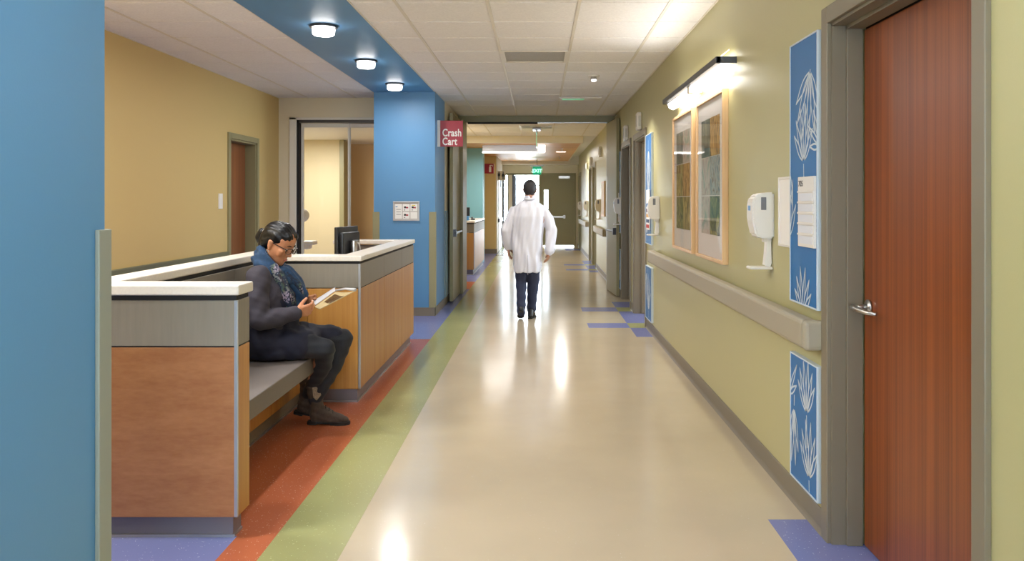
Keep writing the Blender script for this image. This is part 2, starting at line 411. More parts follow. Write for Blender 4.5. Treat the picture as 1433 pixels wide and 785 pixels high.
def side_door(name, y0, y1, z, fm, leafm, label, depth=.12, handle='far', ajar=False):
    d = thing(name, (XR, (y0 + y1) / 2, 0), label, None, kind='structure')
    c = .07
    # casing and jambs: two uprights and a head
    for nm, a, b in (('door_jamb', y0 - c, y0), ('door_jamb', y1, y1 + c)):
        s = 1 if a < y0 - .01 else -1
        MB().box(XR - .018, XR + .012, a, b, 0, z + c, .004).build('door_casing', fm, d)
        yi = y0 if s == 1 else y1
        j = MB().box(XR, XR + depth, min(yi, yi + s * .012), max(yi, yi + s * .012), 0, z)
        j.box(XR + depth * .45, XR + depth - .001, min(yi + s * .002, yi + s * .028), max(yi + s * .002, yi + s * .028), .001, z - .001, .003); j.build(nm, fm, d)
    MB().box(XR - .018, XR + .012, y0, y1, z, z + c, .004).build('door_casing', fm, d)
    MB().box(XR, XR + depth, y0, y1, z - .012, z + .001).box(XR + depth * .45, XR + depth, y0 + .01, y1 - .01, z - .028, z).build('door_head', fm, d)
    if ajar:
        MB().box(XR + depth, 1.602, y0, y0 + .012, 0, z).box(XR + depth, 1.602, y1 - .012, y1, 0, z).build('door_lining', fm, d)
        leaf = MB().box(1.62, 1.62 + y1 - y0 - .07, y0 - .03, y0 + .014, .008, z - .034, .002).build('door_leaf', leafm, d)
        return d
    leaf = MB().box(XR + depth + .002, XR + depth + .046, y0 + .032, y1 - .032, .008, z - .034, .002).build('door_leaf', leafm, d)
    MB().box(XR + depth + .02, XR + depth + .03, y0 + .002, y1 - .002, .0, z).build('door_seal', gap_m, d)
    if handle: lever(leaf, XR + depth + .002, y1 - .085 if handle == 'far' else y0 + .085, .965, -1 if handle == 'far' else 1)
    return d
side_door('door_1', *DOORS[0][1:], frame_m, cherry_m, 'wide reddish cherry wood door with steel lever in taupe frame')
side_door('door_2', *DOORS[1][1:], frame_m, brown_door_m, 'open taupe framed doorway beside the wall-mounted dispenser', depth=.18, ajar=True)
side_door('door_3', *DOORS[2][1:], frame_m, frame_m, 'taupe framed doorway next to the held-open fire door leaf', depth=.18)
side_door('door_4', *DOORS[3][1:], olive_m, frame_m, 'first olive framed doorway beyond the fire doors', depth=.15, handle=None)
side_door('door_5', *DOORS[4][1:], olive_m, frame_m, 'second olive framed doorway beyond the fire doors', depth=.15, handle=None)
side_door('door_6', *DOORS[5][1:], olive_m, olive_m, 'olive framed doorway just before the end exit door', depth=.12, handle=None)

# patient room behind the open doorway, daylight through its window
rm = MB().box(1.6, 4.6, 7.9, 8.0, 0, 2.74).box(1.6, 4.6, 11.6, 11.7, 0, 2.74).box(4.6, 4.75, 7.9, 11.7, 0, .5).box(4.6, 4.75, 7.9, 11.7, 2.5, 2.74).box(4.6, 4.75, 7.9, 8.3, .5, 2.5).box(4.6, 4.75, 11.3, 11.7, .5, 2.5)
struct('w', rm.build('wall_patient_room', wall_white, None), 'pale walls of the daylit room behind the open doorway')
w4 = thing('window_4', (4.68, 9.8, .5), 'wide daylit window of the room behind the open doorway', None, kind='structure')
for y in (8.3, 9.77, 11.24): MB().box(4.65, 4.7, y, y + .06, .5, 2.5).build('window_mullion', alu_m, w4)
for y0, y1 in ((8.36, 9.77), (9.83, 11.24)): MB().box(4.67, 4.68, y0, y1, .5, 2.5).build('window_pane', glass_m, w4)

# --- left: near blue wall, alcove, columns
struct('w', MB().box(-1.98, XC, -4, 2.44, 0, 2.74).build('wall_left', wall_blue, None), 'blue painted wall end beside the camera')
wa = MB().box(-3.6, XL, 1.5, 9.12, 0, 2.74).box(-3.6, XL, 9.12, 9.98, 2.06, 2.74).box(-3.6, XL, 9.98, 10.85, 0, 2.74).box(-3.6, -3.5, 9.12, 9.98, 0, 2.1)
struct('w', wa.build('wall_alcove', wall_yellow, None), 'yellow wall of the nurse alcove')
struct('w', MB().box(-3.6, -1.98, 1.3, 1.5, 0, 2.74).build('wall_alcove_near', wall_yellow, None), 'near end wall of the alcove')
wf = MB().box(-3.6, -3.10, 10.85, 11.0, 0, 2.74).box(-3.10, -2.06, 10.85, 11.0, 2.42, 2.74).box(-2.06, -1.97, 10.85, 11.0, 0, 2.74)
struct('w', wf.build('wall_alcove_far', wall_cream, None), 'cream wall with the sliding glass door')
struct('w', MB().box(-1.985, XC, 10.2, 11.25, 0, 2.74).build('column_blue', wall_blue, None), 'blue column at the end of the reception desk')
struct('w', MB().box(-1.985, XC, 11.25, 13.3, 0, 2.74).build('wall_left_far', wall_cream, None), 'cream wall return beside the fire door')
bbl = thing('baseboard_left', (XC, 10.2, 0), 'taupe baseboard round the blue column', None, kind='structure')
MB().box(-1.985, XC + .008, 10.192, 10.2, 0, .1).build('baseboard_strip', base_m, bbl)
MB().box(XC, XC + .008, 10.192, 13.1, 0, .1).build('baseboard_strip', base_m, bbl)
# alcove door on the yellow wall
d = thing('door_7', (XL, 9.55, 0), 'brown wood door in olive frame on the yellow wall', None, kind='structure')
for a, b in ((9.06, 9.12), (9.98, 10.04)):
    MB().box(XL - .012, XL + .02, a, b, 0, 2.12, .003).build('door_casing', olive_m, d)
for a, b in ((9.12, 9.14), (9.96, 9.98)):
    MB().box(XL - .17, XL, a, b, 0, 2.06).build('door_jamb', olive_m, d)
MB().box(XL - .012, XL + .02, 9.12, 9.98, 2.06, 2.12, .003).build('door_casing', olive_m, d)
MB().box(XL - .17, XL, 9.12, 9.98, 2.04, 2.06).build('door_head', olive_m, d)
MB().box(XL - .165, XL - .12, 9.145, 9.955, .01, 2.035, .002).build('door_leaf', brown_door_m, d)
# sliding glass door and reception room behind it
d = thing('door_8', (-2.58, 10.85, 0), 'sliding glass door into the lit yellow room', None, kind='structure')
MB().box(-3.19, -3.10, 10.83, 10.86, 0, 2.45, .004).build('door_casing', wall_white, d)
MB().box(-3.19, -2.06, 10.83, 10.86, 2.42, 2.45, .004).build('door_casing', wall_white, d)
MB().box(-3.10, -3.072, 10.86, 10.99, 0, 2.42).build('door_seal', gap_m, d)
MB().box(-3.10, -2.06, 10.86, 10.99, 2.385, 2.42).build('door_track', dark_steel_m, d)
MB().box(-2.11, -2.06, 10.86, 10.99, 0, 2.385, .003).build('door_jamb', alu_m, d)
for x0, x1, yy in ((-3.06, -2.44, 10.93), (-2.46, -2.11, 10.95)):
    f = MB().box(x0, x0 + .03, yy - .015, yy + .015, .02, 2.38).box(x1 - .02, x1, yy - .015, yy + .015, .02, 2.38).box(x0 + .03, x1 - .02, yy - .014, yy + .014, 2.33, 2.379).box(x0 + .03, x1 - .02, yy - .014, yy + .014, .021, .12).build('door_leaf', alu_m if x0 > -3 else wall_white, d)
    MB().box(x0 + .03, x1 - .02, yy - .004, yy + .004, .12, 2.33).build('door_pane', glass_m, f)
MB().box(-2.10, -2.075, 10.835, 10.86, 1.2, 1.36, .004).build('pull_handle', dark_steel_m, d)
wx = MB().box(-4.75, -4.6, 11.0, 16.5, 0, 2.6).box(-4.6, -3.49, 15.0, 15.15, 0, 2.6).box(-4.75, -3.6, 11.0, 11.1, 0, 2.6).box(-2.0, -1.99, 11.0, 16.5, 0, 2.6)
struct('w', wx.build('wall_exam_room', mat('paint_pale_yellow', '#D6C8A4', .6), None), 'yellow walls of the room behind the glass')
struct('w', MB().box(-4.75, -2.0, 16.2, 16.35, 0, 2.6).build('wall_exam_room_far', wall_tan, None), 'tan wall deeper in the room behind the glass')
MB().box(-3.52, -3.44, 14.96, 15.3, 0, 2.46, .006).build('trim_1', olive_m, None)['kind'] = 'structure'

# --- cross-corridor fire door frame
d = thing('door_9', (0, 13.2, 0), 'olive frame of the cross-corridor double fire doors', None, kind='structure')
MB().box(XC, XR, 13.14, 13.30, 2.60, 2.74, .006).build('door_head', olive_m, d)
MB().box(XC, -1.13, 12.62, 13.30, 0, 2.60, .006).build('door_jamb', olive_m, d)
MB().box(1.06, XR, 13.14, 13.30, 0, 2.60, .006).build('door_jamb', olive_m, d)
MB().box(-1.10, -.02, 13.125, 13.16, 2.575, 2.602).build('door_track', gap_m, d)
MB().box(-.02, 1.06, 13.125, 13.16, 2.588, 2.602).build('door_track', alu_m, d)
def fire_leaf(x0, y0, x1, y1, sgn):
    """leaf from hinge (x0,y0) to free edge (x1,y1)"""
    t = (Vector((x1, y1, 0)) - Vector((x0, y0, 0))); n = Vector((t.y, -t.x, 0)).normalized() * .045 * sgn
    p = Vector((x0, y0, .012)); q = Vector((x1, y1, .012))
    leaf = MB().poly([p, q, q + n, p + n], (0, 0, 2.57)).build('door_leaf', olive_m, d)
    b = p.lerp(q, .12); c = p.lerp(q, .97); up = Vector((0, 0, .93)); off = -n.normalized() * .03 if False else n.normalized() * (.045 + .03)
    MB().tube([b + up + off, c + up + off], .016, 8).poly([c + up + n * .9 + Vector((0, 0, -.05)), c + up + off * 1.2 + Vector((0, 0, -.05)), c + up + off * 1.2 + t.normalized() * -.06 + Vector((0, 0, -.05)), c + up + n * .9 + t.normalized() * -.06 + Vector((0, 0, -.05))], (0, 0, .1)).build('push_bar', dark_steel_m, leaf)
fire_leaf(-1.215, 12.60, -1.215, 11.55, -1)
fire_leaf(1.105, 13.13, 1.165, 12.24, 1)

# --- far corridor, left side
struct('w', MB().box(-1.985, XC, 18.9, 19.5, 0, 2.74).build('column_teal', wall_teal, None), 'teal column beyond the second nurse station')
struct('w', MB().box(-2.02, -1.13, 22.25, 22.45, 0, 2.74).build('wall_station', wall_yellow, None), 'yellow wall behind the fire extinguisher sign')
struct('w', MB().box(-2.02, -1.985, 13.3, 22.3, 0, 2.74).build('wall_station_side', wall_yellow, None), 'yellow side wall of the second nurse station')
struct('w', MB().box(-1.3, -1.10, 22.45, 25.6, 0, 2.74).build('wall_left_end', wall_white, None), 'white wall by the restrooms near the end door')
MB().box(-1.5, -1.42, 22.22, 22.25, 0, 2.1).build('trim_2', olive_m, None)['kind'] = 'structure'
MB().box(-2.2, -1.10, 22.24, 22.25, 0, .12).build('baseboard_station', base_m, None)['kind'] = 'structure'
# end wall: sidelight, open bright leaf, closed olive leaf
we = MB().box(-5, -1.09, 25.6, 25.75, 0, 2.74).box(1.12, 1.6, 25.6, 25.75, 0, 2.74).box(-1.09, 1.12, 25.6, 25.75, 2.20, 2.74).box(-.92, -.80, 25.6, 25.75, 0, 2.2)
struct('w', we.build('wall_end', wall_cream, None), 'cream wall at the corridor end')
d = thing('door_10', (0, 25.6, 0), 'olive double exit door at the corridor end, one leaf open to daylight', None, kind='structure')
MB().box(-.80, -.74, 25.56, 25.76, 0, 2.2).build('door_jamb', dark_steel_m, d)
MB().box(1.06, 1.12, 25.56, 25.76, 0, 2.2).build('door_jamb', olive_m, d)
MB().box(-1.1, 1.12, 25.56, 25.76, 2.16, 2.22).build('door_head', olive_m, d)
lf = MB().box(.0, .16, 25.6, 25.65, .04, 2.16).box(.28, 1.06, 25.6, 25.65, .04, 2.16).box(.16, .28, 25.6, 25.65, .04, 1.02).box(.16, .28, 25.6, 25.65, 1.72, 2.16).build('door_leaf', olive_m, d)
MB().box(.16, .28, 25.62, 25.63, 1.02, 1.72).build('vision_pane', glass_m, lf)
MB().box(.12, .78, 25.53, 25.57, .87, .93, .006).box(.12, .16, 25.55, 25.61, .86, .94).box(.74, .80, 25.53, 25.61, .85, .95).build('push_bar', steel_m, lf)
MB().box(.60, .94, 25.53, 25.6, 2.05, 2.14, .006).build('door_closer', steel_m, lf)
of = MB().box(-.74, -.695, 25.7, 26.5, .02, 2.15)
of.build('door_leaf', dark_steel_m, d)
wn = thing('window_1', (-1.0, 25.65, 0), 'tall narrow sidelight window beside the end door', None, kind='structure')
MB().box(-1.09, -1.05, 25.58, 25.72, 0, 2.16).build('window_frame', dark_steel_m, wn)
MB().box(-.94, -.92, 25.58, 25.72, 0, 2.16).build('window_frame', dark_steel_m, wn)
MB().box(-1.05, -.94, 25.65, 25.66, 0, 2.16).build('window_pane', glass_m, wn)
# vestibule glazing beyond
wv = thing('window_2', (-.4, 28.6, 0), 'large bright vestibule window beyond the open end door', None, kind='structure')
for x in (-1.6, .15, 1.5): MB().box(x - .03, x + .03, 28.6, 28.7, 0, 2.6).build('window_mullion', alu_m, wv)
for z in (.0, 1.88, 2.55): MB().box(-1.6, 1.5, 28.6, 28.7, z, z + .05).build('window_transom', alu_m, wv)
for x0, x1 in ((-1.57, .12), (.18, 1.47)):
    for z0, z1 in ((.05, 1.88), (1.93, 2.55)): MB().box(x0, x1, 28.64, 28.65, z0, z1).build('window_pane', glass_m, wv)
struct('w', MB().box(-5, -1.25, -4.15, -4, 0, 2.74).box(1.1, 3, -4.15, -4, 0, 2.74).box(-1.25, 1.1, -4.15, -4, 2.5, 2.74).box(-1.25, 1.1, -4.15, -4, 0, .3).build('wall_back', wall_cream, None), 'wall closing the corridor behind the camera')
wb = thing('window_fill', (-.1, -4.1, .3), 'unseen wide window added behind the camera for daylight fill', None, kind='structure')  # unseen window, added to give cool daylight from behind the camera
for x in (-1.25, -.12, 1.05): MB().box(x, x + .05, -4.12, -4.06, .3, 2.5).build('window_mullion', alu_m, wb)
for x0, x1 in ((-1.2, -.12), (-.07, 1.05)): MB().box(x0, x1, -4.1, -4.09, .3, 2.5).build('window_pane', glass_m, wb)
# ---------------------------------------------------------------- fixtures on ceiling
SOF = 'round lamps on the blue ceiling band'
sof_lbl = {6.34: 'round glowing ceiling lamp on the blue band, largest of the three in view', 7.90: 'round glowing ceiling lamp on the blue band, middle of the three in view', 9.47: 'round glowing ceiling lamp on the blue band, next to the blue column'}
proto = None
for y in SOFFIT:
    l = sof_lbl.get(y, f'round glowing lamp on the blue ceiling band out of view, {({1.63: "beside the near blue wall", 3.2: "over the wood end wall", 4.77: "over the bench"})[y]}') if y not in sof_lbl else sof_lbl[y]
    if proto is None:
        proto = thing('ceiling_lamp', (-1.61, y, 2.694), l, 'lamp', SOF)
        MB().cyl((-1.61, y, 2.694), (-1.61, y, 2.676), .105, .105, 40, .004).build('trim_ring', dark_steel_m, proto, smooth=False)
        MB().cyl((-1.61, y, 2.676), (-1.61, y, 2.622), .085, .08, 40, .008).build('diffuser', lamp_m, proto)
        prev = y
    else:
        dup(proto, (0, y - prev, 0), l)
for i, (x, y) in enumerate(FILL_TROFFERS + ALCOVE_FILL):  # bodies of the unseen ceiling lights added for fill
    w, h = (.6, .3) if i < len(FILL_TROFFERS) else (.3, .3)
    t = thing('ceiling_fill_troffer', (x, y, 2.70), ['unseen flat ceiling light added above the camera for fill', 'unseen flat square light added in the alcove over the back ledge', 'unseen flat square light added in the alcove near the blue wall'][i], 'lamp', 'unseen ceiling lights added for fill')
    MB().box(x - w, x + w, y - h, y - h + .02, 2.675, 2.70).box(x - w, x + w, y + h - .02, y + h, 2.675, 2.70).box(x - w, x - w + .02, y - h, y + h, 2.675, 2.70).box(x + w - .02, x + w, y - h, y + h, 2.675, 2.70).build('frame', white_m, t)
    MB().box(x - w + .02, x + w - .02, y - h + .02, y + h - .02, 2.682, 2.70).build('diffuser', diff_m, t)
t = thing('ceiling_spotlight', (.578, 8.9, 2.70), 'small bright surface spotlight on the ceiling tile', 'lamp')
MB().cyl((.578, 8.9, 2.703), (.578, 8.9, 2.685), .06, n=28).build('canopy', white_m, t)
MB().cyl((.578, 8.9, 2.685), (.578, 8.9, 2.655), .03, .034, 24).build('lamp_body', steel_m, t)
MB().cyl((.578, 8.9, 2.655), (.578, 8.9, 2.64), .027, .022, 24).build('bulb', lamp_m, t)
for k, v in enumerate(VENTS):
    t = thing('ceiling_vent', (-.035, v[2] + .3, 2.70), ['grey perforated return vent panel in the near corridor ceiling', 'grey return vent panel in the ceiling beyond the fire doors'][k], 'vent')
    x0, x1, y0, y1 = v
    f = MB()
    for a in ((x0 + .01, x1 - .01, y0 + .004, y0 + .03), (x0 + .01, x1 - .01, y1 - .03, y1 - .004), (x0 + .01, x0 + .035, y0 + .03, y1 - .03), (x1 - .035, x1 - .01, y0 + .03, y1 - .03)): f.box(*a, 2.698, 2.716)
    f.build('frame', grid_m, t)
    MB().box(x0 + .03, x1 - .03, y0 + .025, y1 - .025, 2.706, 2.716).build('perforated_panel', mat('vent_grey', '#A8A49C', .6, noise=((240, 240, 240), .18, 2)), t)
t = thing('exit_sign', (.5, 10.9, 2.70), 'flat ceiling plate with emissive patch imitating green exit sign light', 'sign')
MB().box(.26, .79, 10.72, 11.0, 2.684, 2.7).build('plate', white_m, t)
MB().box(.30, .58, 10.78, 10.94, 2.682, 2.685).build('green_panel', mat('green_light_tint', '#A9E2C4', .4, emit=(.1, .7, .35, 1), strength=.25), t)  # emissive patch stands in for green exit sign light on the plate
# edge-lit exit sign seen edge on
t = thing('exit_sign', (-.04, 15.5, 2.70), 'clear edge-lit exit sign hanging edge-on beyond the fire doors', 'sign')
MB().box(-.115, .035, 15.3, 15.7, 2.67, 2.70, .004).box(-.055, -.025, 15.42, 15.58, 2.60, 2.67, .003).build('canopy', alu_m, t)
MB().box(-.046, -.034, 15.32, 15.68, 2.36, 2.62).build('acrylic_panel', mat('edge_lit_acrylic', '#BFF3DB', .15, emit=(.25, .95, .6, 1), strength=.35), t)
# exit sign over the end door
t = thing('exit_sign', (-.05, 24.0, 2.70), 'green lit EXIT sign hanging before the end door', 'sign')
MB().box(-.25, .15, 23.98, 24.02, 2.37, 2.40, .004).cyl((-.05, 24, 2.40), (-.05, 24, 2.70), .012).build('canopy', alu_m, t)
MB().box(-.22, .12, 23.995, 24.005, 2.10, 2.37).build('acrylic_panel', acryl_m, t)
MB().box(-.17, .07, 23.993, 23.996, 2.13, 2.35).build('green_panel', mat('exit_dark_green', '#0E8A5C', .4, emit=(.0, .30, .16, 1), strength=.8), t)
text('EXIT', .135, 'lettering', mat('exit_letter', '#9CFFD2', .4, emit=(.35, 1, .7, 1), strength=1.6), t, (-.05, 23.99, 2.19), FACE_CAM, .001, .004, 'CENTER')
# linear pendant across the far corridor
t = thing('linear_light', (-.6, 17.9, 2.555), 'long metal linear light hung across the corridor under wood soffit', 'lamp')
MB().box(-1.19, -.03, 17.86, 17.94, 2.42, 2.63, .005).build('housing', alu_m, t)
MB().box(-1.19, -.03, 17.85, 17.95, 2.395, 2.42).build('diffuser', tube_m, t)
MB().box(-.01, .135, 17.85, 17.95, 2.40, 2.64, .02).build('end_lens', tube_m, t)
for x in (-1.0, -.2): MB().cyl((x, 17.9, 2.60), (x, 17.9, 2.66), .012).build('hanger', alu_m, t)
for x, y, l in ((.52, 19.0, 'small sprinkler head on wood soffit, nearer one'), (.55, 22.5, 'small sprinkler head on wood soffit, farther one')):
    t = thing('sprinkler_head', (x, y, 2.56), l, 'sprinkler')
    MB().cyl((x, y, 2.56), (x, y, 2.55), .03).build('escutcheon', steel_m, t); MB().cyl((x, y, 2.55), (x, y, 2.50), .010).cyl((x, y, 2.50), (x, y, 2.495), .022).build('nozzle', steel_m, t)
t = thing('recessed_light', (.53, 20.3, 2.559), 'faint recessed light strip in the far wood soffit', 'lamp')
MB().box(.42, .64, 20.215, 20.385, 2.5535, 2.558).build('diffuser', diff_m, t)
# pendant over second nurse station
t = thing('pendant_lamp', (-1.42, 15.4, 2.70), 'white glowing bell pendant lamp before the teal column', 'lamp')
MB().cyl((-1.42, 15.4, 2.70), (-1.42, 15.4, 2.25), .006).cyl((-1.42, 15.4, 2.26), (-1.42, 15.4, 2.17), .02, .03).build('cord', dark_steel_m, t)
b = MB(); prof = [(.035, 2.18), (.06, 2.14), (.085, 2.06), (.1, 1.97), (.1, 1.92)]
for (r0, z0), (r1, z1) in zip(prof[:-1], prof[1:]): b.cyl((-1.42, 15.4, z0), (-1.42, 15.4, z1), r0, r1, 28)
b.build('lamp_shade', shade_m, t)

# ---------------------------------------------------------------- nook: end panel, low wall, bench, desk
def corner_block(name, x0, x1, y0, y1, label, wing):
    """low end wall: laminate band over maple, plinth, metal corner strip, solid top"""
    t = thing(name, ((x0 + x1) / 2, (y0 + y1) / 2, 0), label, 'partition')
    MB().box(x0, x1 + .012, y0 - .015, y1 + .012, 1.0, 1.042, .006).build('counter_top', counter_m, t)
    MB().box(x0, x1 - .005, y0 + .004, y1 - .004, .975, 1.0).build('shadow_gap', gap_m, t)
    MB().box(x0, x1 - .012, y0 + .002, y1 - .002, .792, .978, .002).build('laminate_panel', lam_m, t)
    MB().box(x1 - .012, x1, y0 + .014, y1 - .002, .792, .978, .002).build('laminate_panel', lam_m, t)
    MB().box(x0, x1 - .012, y0 + .002, y1 - .002, .095, .786, .002).build('wood_panel', maple_shaded_m, t)
    MB().box(x1 - .012, x1, y0 + .014, y1 - .002, .095, .786, .002).build('wood_panel', maple_side_m, t)
    MB().box(x0, x1 - .004, y0 + .006, y1 - .006, .784, .794).build('reveal', gap_m, t)
    MB().box(x1 - .013, x1 + .002, y0, y0 + .0145, .095, .978, .002).build('corner_strip', alu_m, t)
    MB().box(x0, x1 - .03, y0 + .04, y1 - .02, 0, .095).build('plinth', plinth_m, t)
    MB().box(x0, x1 - .026, y0 + .034, y0 + .04, 0, .012).box(x1 - .030, x1 - .024, y0 + .0401, y1 - .02, 0, .0119).build('plinth_trim', alu_m, t)
    return t
corner_block('end_partition', -1.94, -1.228, 3.45, 3.60, 'low wood and grey laminate end wall with white top beside the blue wall', True)

t = thing('back_partition', (-1.87, 4.7, 0), 'low grey partition with white ledge behind the bench', 'partition')
MB().box(-1.945, -1.80, 3.625, 5.76, 1.0, 1.042, .006).build('ledge_top', counter_m, t)
MB().box(-1.93, -1.812, 3.61, 5.775, .975, 1.0).build('shadow_gap', gap_m, t)
for a, b in ((3.61, 4.31), (4.315, 5.02), (5.025, 5.78)):
    MB().box(-1.94, -1.80, a, b, .0, .978, .002).build('laminate_panel', lam_m, t)

t = thing('bench', (-1.57, 4.68, 0), 'built-in bench with grey top and wood front under the seated woman', 'bench')
MB().box(-1.797, -1.354, 3.605, 5.78, .35, .45, .006).build('seat_slab', bench_m, t)
for a, b in ((3.605, 4.66), (4.665, 5.78)):
    MB().box(-1.60, -1.58, a, b, .115, .35, .001).build('front_panel', maple_side_m, t)
MB().box(-1.797, -1.63, 3.605, 5.78, 0, .115).build('plinth', base_m, t)
MB().box(-1.632, -1.624, 3.605, 5.78, 0, .012).build('plinth_trim', alu_m, t)

def desk(loc_y0, loc_y1, x1, label, far=False):
    t = thing('reception_desk', ((-1.94 + x1) / 2, (loc_y0 + loc_y1) / 2, 0), label, 'desk')
    y0, y1 = loc_y0, loc_y1; xl = -1.94; w = .145
    ZT = 1.008
    b = MB().box(xl, x1 + .012, y0 - .015, y0 + .20, ZT - .036, ZT, .006); b.build('counter_top', counter_m, t)
    MB().box(x1 - w, x1 + .012, y0 + .202, y1 + .012, ZT - .036, ZT, .006).build('counter_top', counter_m, t)
    MB().box(xl - .02, x1 - w - .002, y1 - .20, y1 + .012, ZT - .036, ZT, .006).build('counter_top', counter_m, t)
    MB().box(xl + .005, x1 - .006, y0 + .005, y0 + .12, ZT - .06, ZT - .036).box(x1 - .1, x1 - .006, y0 + .12, y1 - .005, ZT - .06, ZT - .036).build('shadow_gap', gap_m, t)
    # face towards the bench
    MB().box(xl, x1 - .012, y0, y0 + .11, .790, ZT - .055, .002).build('laminate_panel', lam_m, t)
    xs = [xl, xl + .36, x1 - .012]
    for a, b_ in zip(xs[:-1], xs[1:]): MB().box(a, b_ - .003, y0 + .001, y0 + .11, .098, .784, .002).build('wood_panel', maple_side_m, t)
    # face towards the corridor
    n = 3; ys = [y0 + .014 + (y1 - y0 - .014) * k / n for k in range(n + 1)]
    ys[1] = y0 + .90 if not far else ys[1]; ys[2] = y0 + 1.76 if not far else ys[2]
    for a, b_ in zip(ys[:-1], ys[1:]):
        MB().box(x1 - .11, x1, a + .004, b_ - .004, .790, ZT - .055, .002).build('laminate_panel', lam_m, t)
        MB().box(x1 - .11, x1, a + .004, b_ - .004, .098, .784, .002).build('wood_panel', maple_side_m, t)
    MB().box(x1 - .1, x1 - .004, y0 + .004, y1 - .004, .10, ZT - .058).build('core', gap_m, t)
    MB().box(x1 - .013, x1 + .002, y0 - .002, y0 + .0145, .098, ZT - .055, .002).build('corner_strip', alu_m, t)
    MB().box(xl, x1 - .012, y1 - .12, y1 - .004, .098, ZT - .055).build('rear_panel', lam_m, t)
    MB().box(xl, x1 - .03, y0 + .04, y0 + .09, 0, .098).box(x1 - .09, x1 - .03, y0 + .09, y1 - .03, 0, .098).box(xl, x1 - .09, y1 - .09, y1 - .03, 0, .098).build('plinth', plinth_m, t)
    MB().box(xl, x1 - .026, y0 + .034, y0 + .04, 0, .012).box(x1 - .030, x1 - .024, y0 + .0401, y1 - .03, 0, .0119).build('plinth_trim', alu_m, t)
    MB().box(xl, x1 - .12, y0 + .13, y0 + .75, .70, .735, .004).build('work_surface', lam_m, t)
    return t
desk(5.79, 8.26, -1.22, 'long wood and grey laminate reception desk with white counter before the blue column')
desk(15.8, 18.6, -1.2, 'second wood reception desk beyond the fire doors, before the teal column', True)
corner_block('end_partition', -1.9, -1.2, 13.36, 13.6, 'low wood end wall just beyond the left fire door leaf', True)

# monitor on the desk
t = thing('computer_monitor', (-1.5, 6.5, .735), 'black flat monitor with silver arm turned away behind the desk counter', 'monitor')
def rotbox(m, c, half, ang, bev=0.0):
    b = MB().box(-half[0], half[0], -half[1], half[1], -half[2], half[2], bev)
    bmesh.ops.transform(b.bm, matrix=Matrix.Translation(c) @ Matrix.Rotation(ang, 4, 'Z'), verts=b.bm.verts)
    me = bpy.data.meshes.new('t'); b.bm.to_mesh(me); b.bm.free(); m.bm.from_mesh(me); bpy.data.meshes.remove(me); return m
mc = Vector((-1.475, 6.50, 1.015)); ang = R(80)
rotbox(MB(), mc, (.20, .014, .172), ang, .006).build('screen_housing', black_m, t)
nrm = Vector((math.sin(ang), -math.cos(ang), 0)); tan = Vector((math.cos(ang), math.sin(ang), 0))
rotbox(MB(), mc + nrm * .024, (.165, .02, .13), ang, .012).build('rear_cover', black_m, t)
rotbox(MB(), mc - nrm * .0145, (.185, .001, .155), ang).build('screen', mat('screen_dark', '#15181E', .15), t)
Z_ = lambda h: Vector((0, 0, h))
MB().cyl(mc + nrm * .04 + Z_(.02), mc + nrm * .075 - tan * .02 + Z_(.02), .03, .028).cyl(mc + nrm * .072 - tan * .03 + Z_(.065), mc + nrm * .072 - tan * .03 + Z_(-.06), .024).tube([mc + nrm * .072 - tan * .03 + Z_(.055), mc + nrm * .078 + tan * .02 + Z_(.052), mc + nrm * .066 + tan * .07 + Z_(.01), mc + nrm * .062 + tan * .10 + Z_(-.08), mc + nrm * .05 + tan * .12 + Z_(-.268)], [.018, .019, .018, .018, .02], 10).build('monitor_arm', steel_m, t)
# small things on the second desk
t = thing('computer_monitor', (-1.36, 16.1, 1.022), 'small black monitor on the second reception desk', 'monitor')
MB().box(-1.47, -1.31, 16.08, 16.11, 1.09, 1.26, .004).build('screen_housing', black_m, t); MB().box(-1.41, -1.37, 16.09, 16.12, 1.025, 1.1).box(-1.45, -1.33, 16.04, 16.18, 1.022, 1.03, .003).build('stand', black_m, t)
tag(MB().box(-1.37, -1.31, 15.88, 15.96, 1.022, 1.10, .006).build('storage_box', bluedot_m), 'small blue box on the second reception desk', 'box')
t = thing('desk_phone', (-1.23, 15.95, 1.022), 'small dark desk phone at the second desk corner', 'phone')
MB().box(-1.27, -1.20, 15.88, 16.02, 1.022, 1.055, .006).build('base', dark_steel_m, t); MB().tube([(-1.255, 15.9, 1.065), (-1.255, 15.95, 1.075), (-1.255, 16.0, 1.065)], .014, 8).build('handset', black_m, t)

# medical device behind the glass
t = thing('exam_lamp', (-3.52, 12.4, 0), 'white medical lamp arm with round head and tray behind the glass', 'lamp')
MB().cyl((-3.56, 12.4, 0), (-3.56, 12.4, .03), .22, .2).cyl((-3.56, 12.4, .03), (-3.56, 12.4, 1.25), .025).build('stand', white_m, t)
b = MB(); b2 = bmesh.new(); bmesh.ops.create_uvsphere(b2, u_segments=24, v_segments=14, radius=.10); bmesh.ops.translate(b2, verts=b2.verts, vec=(-3.46, 12.4, 1.17)); b._add(b2); b.build('lamp_head', white_m, t, smooth=True)
MB().box(-3.58, -3.27, 12.28, 12.55, .74, .80, .02).box(-3.5, -3.34, 12.3, 12.5, .68, .75, .02).build('tray', white_m, t)

